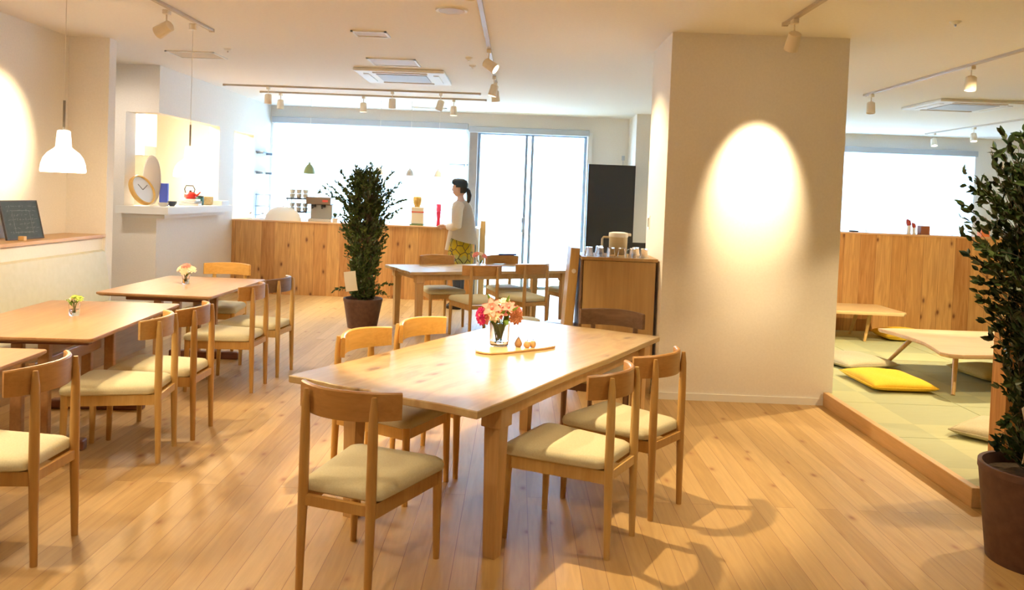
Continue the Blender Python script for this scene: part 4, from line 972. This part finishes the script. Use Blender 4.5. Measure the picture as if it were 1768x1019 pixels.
vase('small glass of pink carnations on the back table', -.41, 9.36, .7, [(.034, 0), (.036, .006), (.034, .04), (.044, .10)], .02,
     [((-.045, 0, .16), .05, 10, (-.5, -.6, .8), 3, M_pink), ((.045, 0, .15), .045, 10, (.5, -.6, .8), 3, M_pink), ((0, 0, .17), .045, 10, (0, -.5, 1), 3, M_cream)],
     [((0, -.02, .06), (.03, -.03, .12), .010)], 61)
# serving board and wooden ornaments
t = mark(obj('serving_board', rings(nb(), [[(x*f, y*f, z) for x, y in [(-.25, -.045), (-.22, -.075), (-.12, -.085), (0, -.07), (.14, -.06), (.24, -.035), (.265, 0), (.24, .04), (.12, .07), (-.02, .08), (-.16, .085), (-.24, .06), (-.265, .01)]] for z, f in ((0, .97), (.004, 1), (.009, 1), (.012, .98))]), wood('board_pale', (.66, .42, .18), (.74, .50, .25), 0, 1, .35), loc=(.03, 4.575, Z7-.0005), rz=math.radians(33)), 'irregular pale wooden serving board under the flower jar', 'board')
def turned(name, lab, x, y, s, prof, stem, mat):
    t = thing(name, lab, 'ornament', (x, y, Z7+.012)); bm = nb(); lathe(bm, [(r*s, z*s) for r, z in prof], 20); obj('body', bm, mat, t, True)
    bm = nb(); z = prof[-1][1]*s; tube(bm, [(0, 0, z-.002), (.001, 0, z+stem)], .0015, 5); obj('stem', bm, M_ink, t)
M_pear = wood('pear_wood', (.40, .23, .10), (.5, .30, .14), 2, 2, .5); M_turn = wood('turned_wood', (.66, .42, .18), (.75, .52, .26), 2, 2, .4)
turned('wooden_pear', 'brown wooden pear ornament right of the flower jar', .035, 4.60, 1, [(.012, 0), (.020, .008), (.022, .02), (.012, .042), (.004, .055)], .006, M_pear)
turned('wooden_apple', 'pale wooden apple ornament, middle of three', .085, 4.585, 1, [(.012, 0), (.019, .008), (.021, .02), (.014, .034), (.006, .036)], .010, M_turn)
turned('wooden_apple', 'pale wooden apple ornament, rightmost of three', .118, 4.60, .9, [(.012, 0), (.019, .008), (.021, .024), (.014, .04), (.006, .042)], .010, M_turn)
mark(obj('blue_towel', bx(-.12, .12, -.02, .02, 0, .02, bev=.008), base_mat('towel_blue', (.03, .05, .22), .9), loc=(-.10, 10.20, .812), rz=math.radians(26)), 'folded dark blue cloth lying over the far chair back', 'cloth')

# ================================================================ person behind the back table
def person():
    t = thing('person', 'person with dark head scarf, beige shirt and yellow skirt standing at the counter', 'person', (-.76, 11.02, 0))
    HD = math.radians(8)
    # skeleton in local space: person faces -x (slightly towards the counter, +y)
    P_ = [(0, 0, .98), (0, 0, 1.12), (.01, 0, 1.30), (.0, 0, 1.42), (-.01, 0, 1.49), (-.025, 0, 1.56),      # 0 pelvis .. 5 head base
          (-.005, -.17, 1.385), (.01, -.22, 1.14), (-.17, -.06, 1.115), (-.225, -.01, 1.12),                 # 6-9 left arm (camera side)
          (-.005, .17, 1.385), (-.02, .22, 1.14), (-.17, .22, 1.10), (-.22, .20, 1.10),                       # 10-13 right arm
          (0, -.085, .92), (-.01, -.09, .50), (.02, -.09, .09), (-.10, -.095, .035),                          # 14-17 left leg, foot
          (0, .085, .92), (-.02, .09, .50), (.0, .09, .09), (-.12, .095, .035)]
    E_ = [(0, 1), (1, 2), (2, 3), (3, 4), (4, 5), (3, 6), (6, 7), (7, 8), (8, 9), (3, 10), (10, 11), (11, 12), (12, 13), (0, 14), (14, 15), (15, 16), (16, 17), (0, 18), (18, 19), (19, 20), (20, 21)]
    Rr = [.125, .115, .13, .09, .045, .05, .055, .038, .026, .022, .055, .038, .026, .022, .085, .052, .035, .03, .085, .052, .035, .03]
    me = bpy.data.meshes.new('body'); me.from_pydata(P_, E_, []); b = bpy.data.objects.new('body', me); COL.objects.link(b); b.parent = t
    sk = b.modifiers.new('skin', 'SKIN'); lay = me.skin_vertices[0].data if me.skin_vertices else None
    if lay is None:
        bmx = nb(); bmx.from_mesh(me); bmx.verts.layers.skin.verify(); bmx.to_mesh(me); bmx.free(); lay = me.skin_vertices[0].data
    for i, r in enumerate(Rr): lay[i].radius = (r, r*(1.25 if i in (1, 2) else 1))
    lay[0].use_root = True
    b.modifiers.new('sub', 'SUBSURF').levels = 2; b.modifiers['sub'].render_levels = 2
    me.materials.append(M_skin)
    dg = bpy.context.evaluated_depsgraph_get(); dg.update(); em = bpy.data.meshes.new_from_object(b.evaluated_get(dg))
    b.modifiers.clear(); bm = nb(); bm.from_mesh(em)
    # head: shaped ellipsoid with face features joined to the body mesh
    hc = Vector((-.035, 0, 1.635))
    g = bmesh.ops.create_uvsphere(bm, u_segments=32, v_segments=24, radius=1)
    for v in g['verts']:
        x, y, z = v.co; fx = .098*x; fy = .077*y; fz = .118*z
        if x < 0:
            fx *= 1-.12*max(0, -z)                      # jaw narrows
            fy *= 1-.28*max(0, -z)
            if z < -.55: fx -= .012*(-z)                # chin forward
            if abs(y) < .28 and -.45 < z < .12: fx -= .020*(1-abs(y)/.28)*max(0, 1-abs(z+.18)/.30)   # nose
            if abs(y) < .35 and -.68 < z < -.42: fx -= .008*(1-abs(y)/.35)                               # lips
            if .12 < abs(y) < .55 and .0 < z < .26: fx += .010                                           # eye sockets
        v.co = hc+Vector((fx, fy, fz))
    for s in (-1, 1):
        bmesh.ops.create_uvsphere(bm, u_segments=12, v_segments=8, radius=1, matrix=Matrix.Translation(hc+Vector((.012, s*.077, -.012)))@Matrix.Diagonal((.017, .008, .030, 1)))
    # hands: palm plus five bent fingers
    def hand(c, d, side):
        c = Vector(c); d = Vector(d).normalized(); sd = d.cross(Vector((0, 0, 1))).normalized()
        tube(bm, [c-d*.02, c+d*.03, c+d*.065], [.020, .027, .024], 10)
        for k, ln in enumerate((.058, .068, .063, .048)):
            o = c+d*.055+sd*(-.024+.016*k); tube(bm, [o, o+d*ln*.5+Vector((0, 0, -.004)), o+d*ln*.75+Vector((0, 0, -.018)), o+d*ln*.85+Vector((0, 0, -.034))], [.0085, .008, .0075, .006], 7)
        o = c+sd*(-.022)*side+d*.01; tube(bm, [o, o-sd*.022*side+d*.02, o-sd*.022*side+d*.045+Vector((0, 0, -.01))], [.010, .009, .007], 7)
    hand((-.235, 0, 1.12), (-.6, .25, -.05), 1); hand((-.235, .19, 1.10), (-.6, -.1, -.05), -1)
    nm = bpy.data.meshes.new('body'); bm.to_mesh(nm); bm.free(); nm.materials.append(M_skin)
    for p in nm.polygons: p.use_smooth = True
    b.data = nm
    eye = nb()
    for s in (-1, 1): bmesh.ops.create_uvsphere(eye, u_segments=10, v_segments=8, radius=.011, matrix=Matrix.Translation(hc+Vector((-.080, s*.032, .018))))
    obj('eyes', eye, M_hair, b, True)
    lip = nb(); bmesh.ops.create_uvsphere(lip, u_segments=10, v_segments=6, radius=1, matrix=Matrix.Translation(hc+Vector((-.094, 0, -.062)))@Matrix.Diagonal((.010, .022, .007, 1))); obj('mouth', lip, base_mat('lips', (.55, .20, .17), .5), b, True)
    # hair and scarf
    bm = nb(); g = bmesh.ops.create_uvsphere(bm, u_segments=28, v_segments=18, radius=1)
    for v in g['verts']:
        x, y, z = v.co; v.co = hc+Vector((.012+.100*x, .083*y, .012+.118*z))
    kill = [v for v in bm.verts if (v.co-hc).x < -.035+.0*(v.co-hc).z and (v.co-hc).z < .05 or (v.co-hc).z < -.075 or ((v.co-hc).x < .02 and (v.co-hc).z < .0)]
    bmesh.ops.delete(bm, geom=kill, context='VERTS'); bmesh.ops.solidify(bm, geom=bm.faces[:], thickness=.004)
    obj('hair', bm, M_hair, t, True)
    bm = nb(); tube(bm, [hc+Vector((.09, 0, .0)), hc+Vector((.125, 0, -.03)), hc+Vector((.14, 0, -.09)), hc+Vector((.135, 0, -.16)), hc+Vector((.12, 0, -.215))], [.022, .030, .034, .026, .006], 12); obj('ponytail', bm, M_hair, t, True)
    bm = nb(); rs = []
    for k, (z, rx, ry, cx) in enumerate([(.030, .108, .090, 0), (.055, .112, .092, .002), (.090, .108, .088, .006), (.118, .085, .072, .012), (.132, .045, .04, .018), (.135, .005, .005, .02)]):
        rs.append([hc+Vector((cx+rx*math.cos(a), ry*math.sin(a), z-.30*rx*math.cos(a)*(1-k/6))) for a in [2*PI*i/28 for i in range(28)]])
    rings(bm, rs); box(bm, hc.x+.095, hc.x+.135, -.03, .03, hc.z-.05, hc.z+.005, .008); obj('head_scarf', bm, base_mat('scarf_navy', (.018, .035, .045), .8), t, True)
    # loose shirt
    bm = nb(); rs = []
    rng = random.Random(5)
    for z, rx, ry, cx, w in [(1.475, .058, .062, -.005, 0), (1.455, .085, .10, .0, 0), (1.42, .115, .165, .005, 0), (1.36, .140, .195, .012, .1), (1.25, .155, .195, .025, .2), (1.12, .165, .20, .035, .5), (1.0, .180, .205, .045, .8), (.93, .190, .21, .055, 1)]:
        rs.append([(cx+rx*math.cos(a)*(1+.03*w*math.sin(7*a)), ry*math.sin(a)*(1+.03*w*math.sin(6*a+1)), z-(.045*math.cos(a) if w == 1 else .03*math.cos(a)*w)) for a in [2*PI*i/40 for i in range(40)]])
    rings(bm, rs, cap=False); bmesh.ops.solidify(bm, geom=bm.faces[:], thickness=.004); obj('shirt', bm, M_shirt, t, True)
    for s in (-1, 1):
        e = (.012, s*.225, 1.14); wq = (-.14, -.09, 1.115) if s < 0 else (-.14, .22, 1.105)
        bm = nb(); tube(bm, [(0, s*.13, 1.40), (.0, s*.19, 1.35), (.01, s*.225, 1.24), e, ((e[0]+wq[0])/2, (e[1]+wq[1])/2, 1.115), wq], [.085, .078, .070, .066, .058, .050], 16); obj('sleeve', bm, M_shirt, t, True)
    bm = nb(); tube(bm, [(-.09, -.14, 1.06), (-.115, -.16, .94), (-.14, -.165, .80)], [.035, .028, .024], 10); bmesh.ops.scale(bm, vec=(1, .5, 1), space=Matrix.Translation((0, .16, 0)), verts=bm.verts); obj('hanging_sash', bm, M_shirt, t, True)
    # skirt
    bm = nb(); rs = []
    for z, rx, ry in [(1.02, .125, .155), (.92, .15, .18), (.78, .165, .19), (.62, .175, .20), (.50, .18, .205)]:
        rs.append([(.01+rx*math.cos(a)*(1+.03*math.sin(9*a)), ry*math.sin(a)*(1+.03*math.sin(8*a)), z) for a in [2*PI*i/40 for i in range(40)]])
    rings(bm, rs, cap=False); bmesh.ops.solidify(bm, geom=bm.faces[:], thickness=.004); obj('skirt', bm, M_skirt, t, True)
    for s, k in ((-1, .02), (1, 0.)):
        bm = nb(); tube(bm, [(0, s*.085, .75), (-.01, s*.09, .5), (k, s*.09, .10)], [.085, .065, .05], 14); obj('trouser_leg', bm, base_mat('trousers', (.05, .06, .08), .9), t, True)
        bm = nb(); g = bmesh.ops.create_uvsphere(bm, u_segments=18, v_segments=12, radius=1)
        for v in g['verts']: v.co = Vector((k-.05+.125*v.co.x, s*.092+.045*v.co.y, max(0, .035+.048*v.co.z)))
        obj('shoe', bm, M_hair, t, True)
    t.rotation_euler = (0, 0, math.radians(-12))
M_shirt = speckle('linen_beige', (.78, .72, .64), (.84, .78, .70), 120, .9, .2)
def skirt_mat():
    m = base_mat('skirt_print', (.75, .55, .03), .8); b = m.node_tree.nodes['Principled BSDF']
    tc = N(m, 'ShaderNodeTexCoord'); v = N(m, 'ShaderNodeTexVoronoi', Scale=9.0, feature='DISTANCE_TO_EDGE'); L(m, tc.outputs['Object'], v.inputs['Vector'])
    n = N(m, 'ShaderNodeTexNoise', Scale=5.0); L(m, tc.outputs['Object'], n.inputs['Vector'])
    c = ramp(m, n.outputs[0], [(.40, (.80, .58, .02)), (.52, (.78, .60, .05)), (.60, (.60, .62, .22))])
    c = mixc(m, ramp(m, v.outputs['Distance'], [(.03, (1, 1, 1)), (.055, (0, 0, 0))]), c, (.10, .08, .05)); L(m, c, b.inputs['Base Color']); return m
M_skirt = skirt_mat()
person()
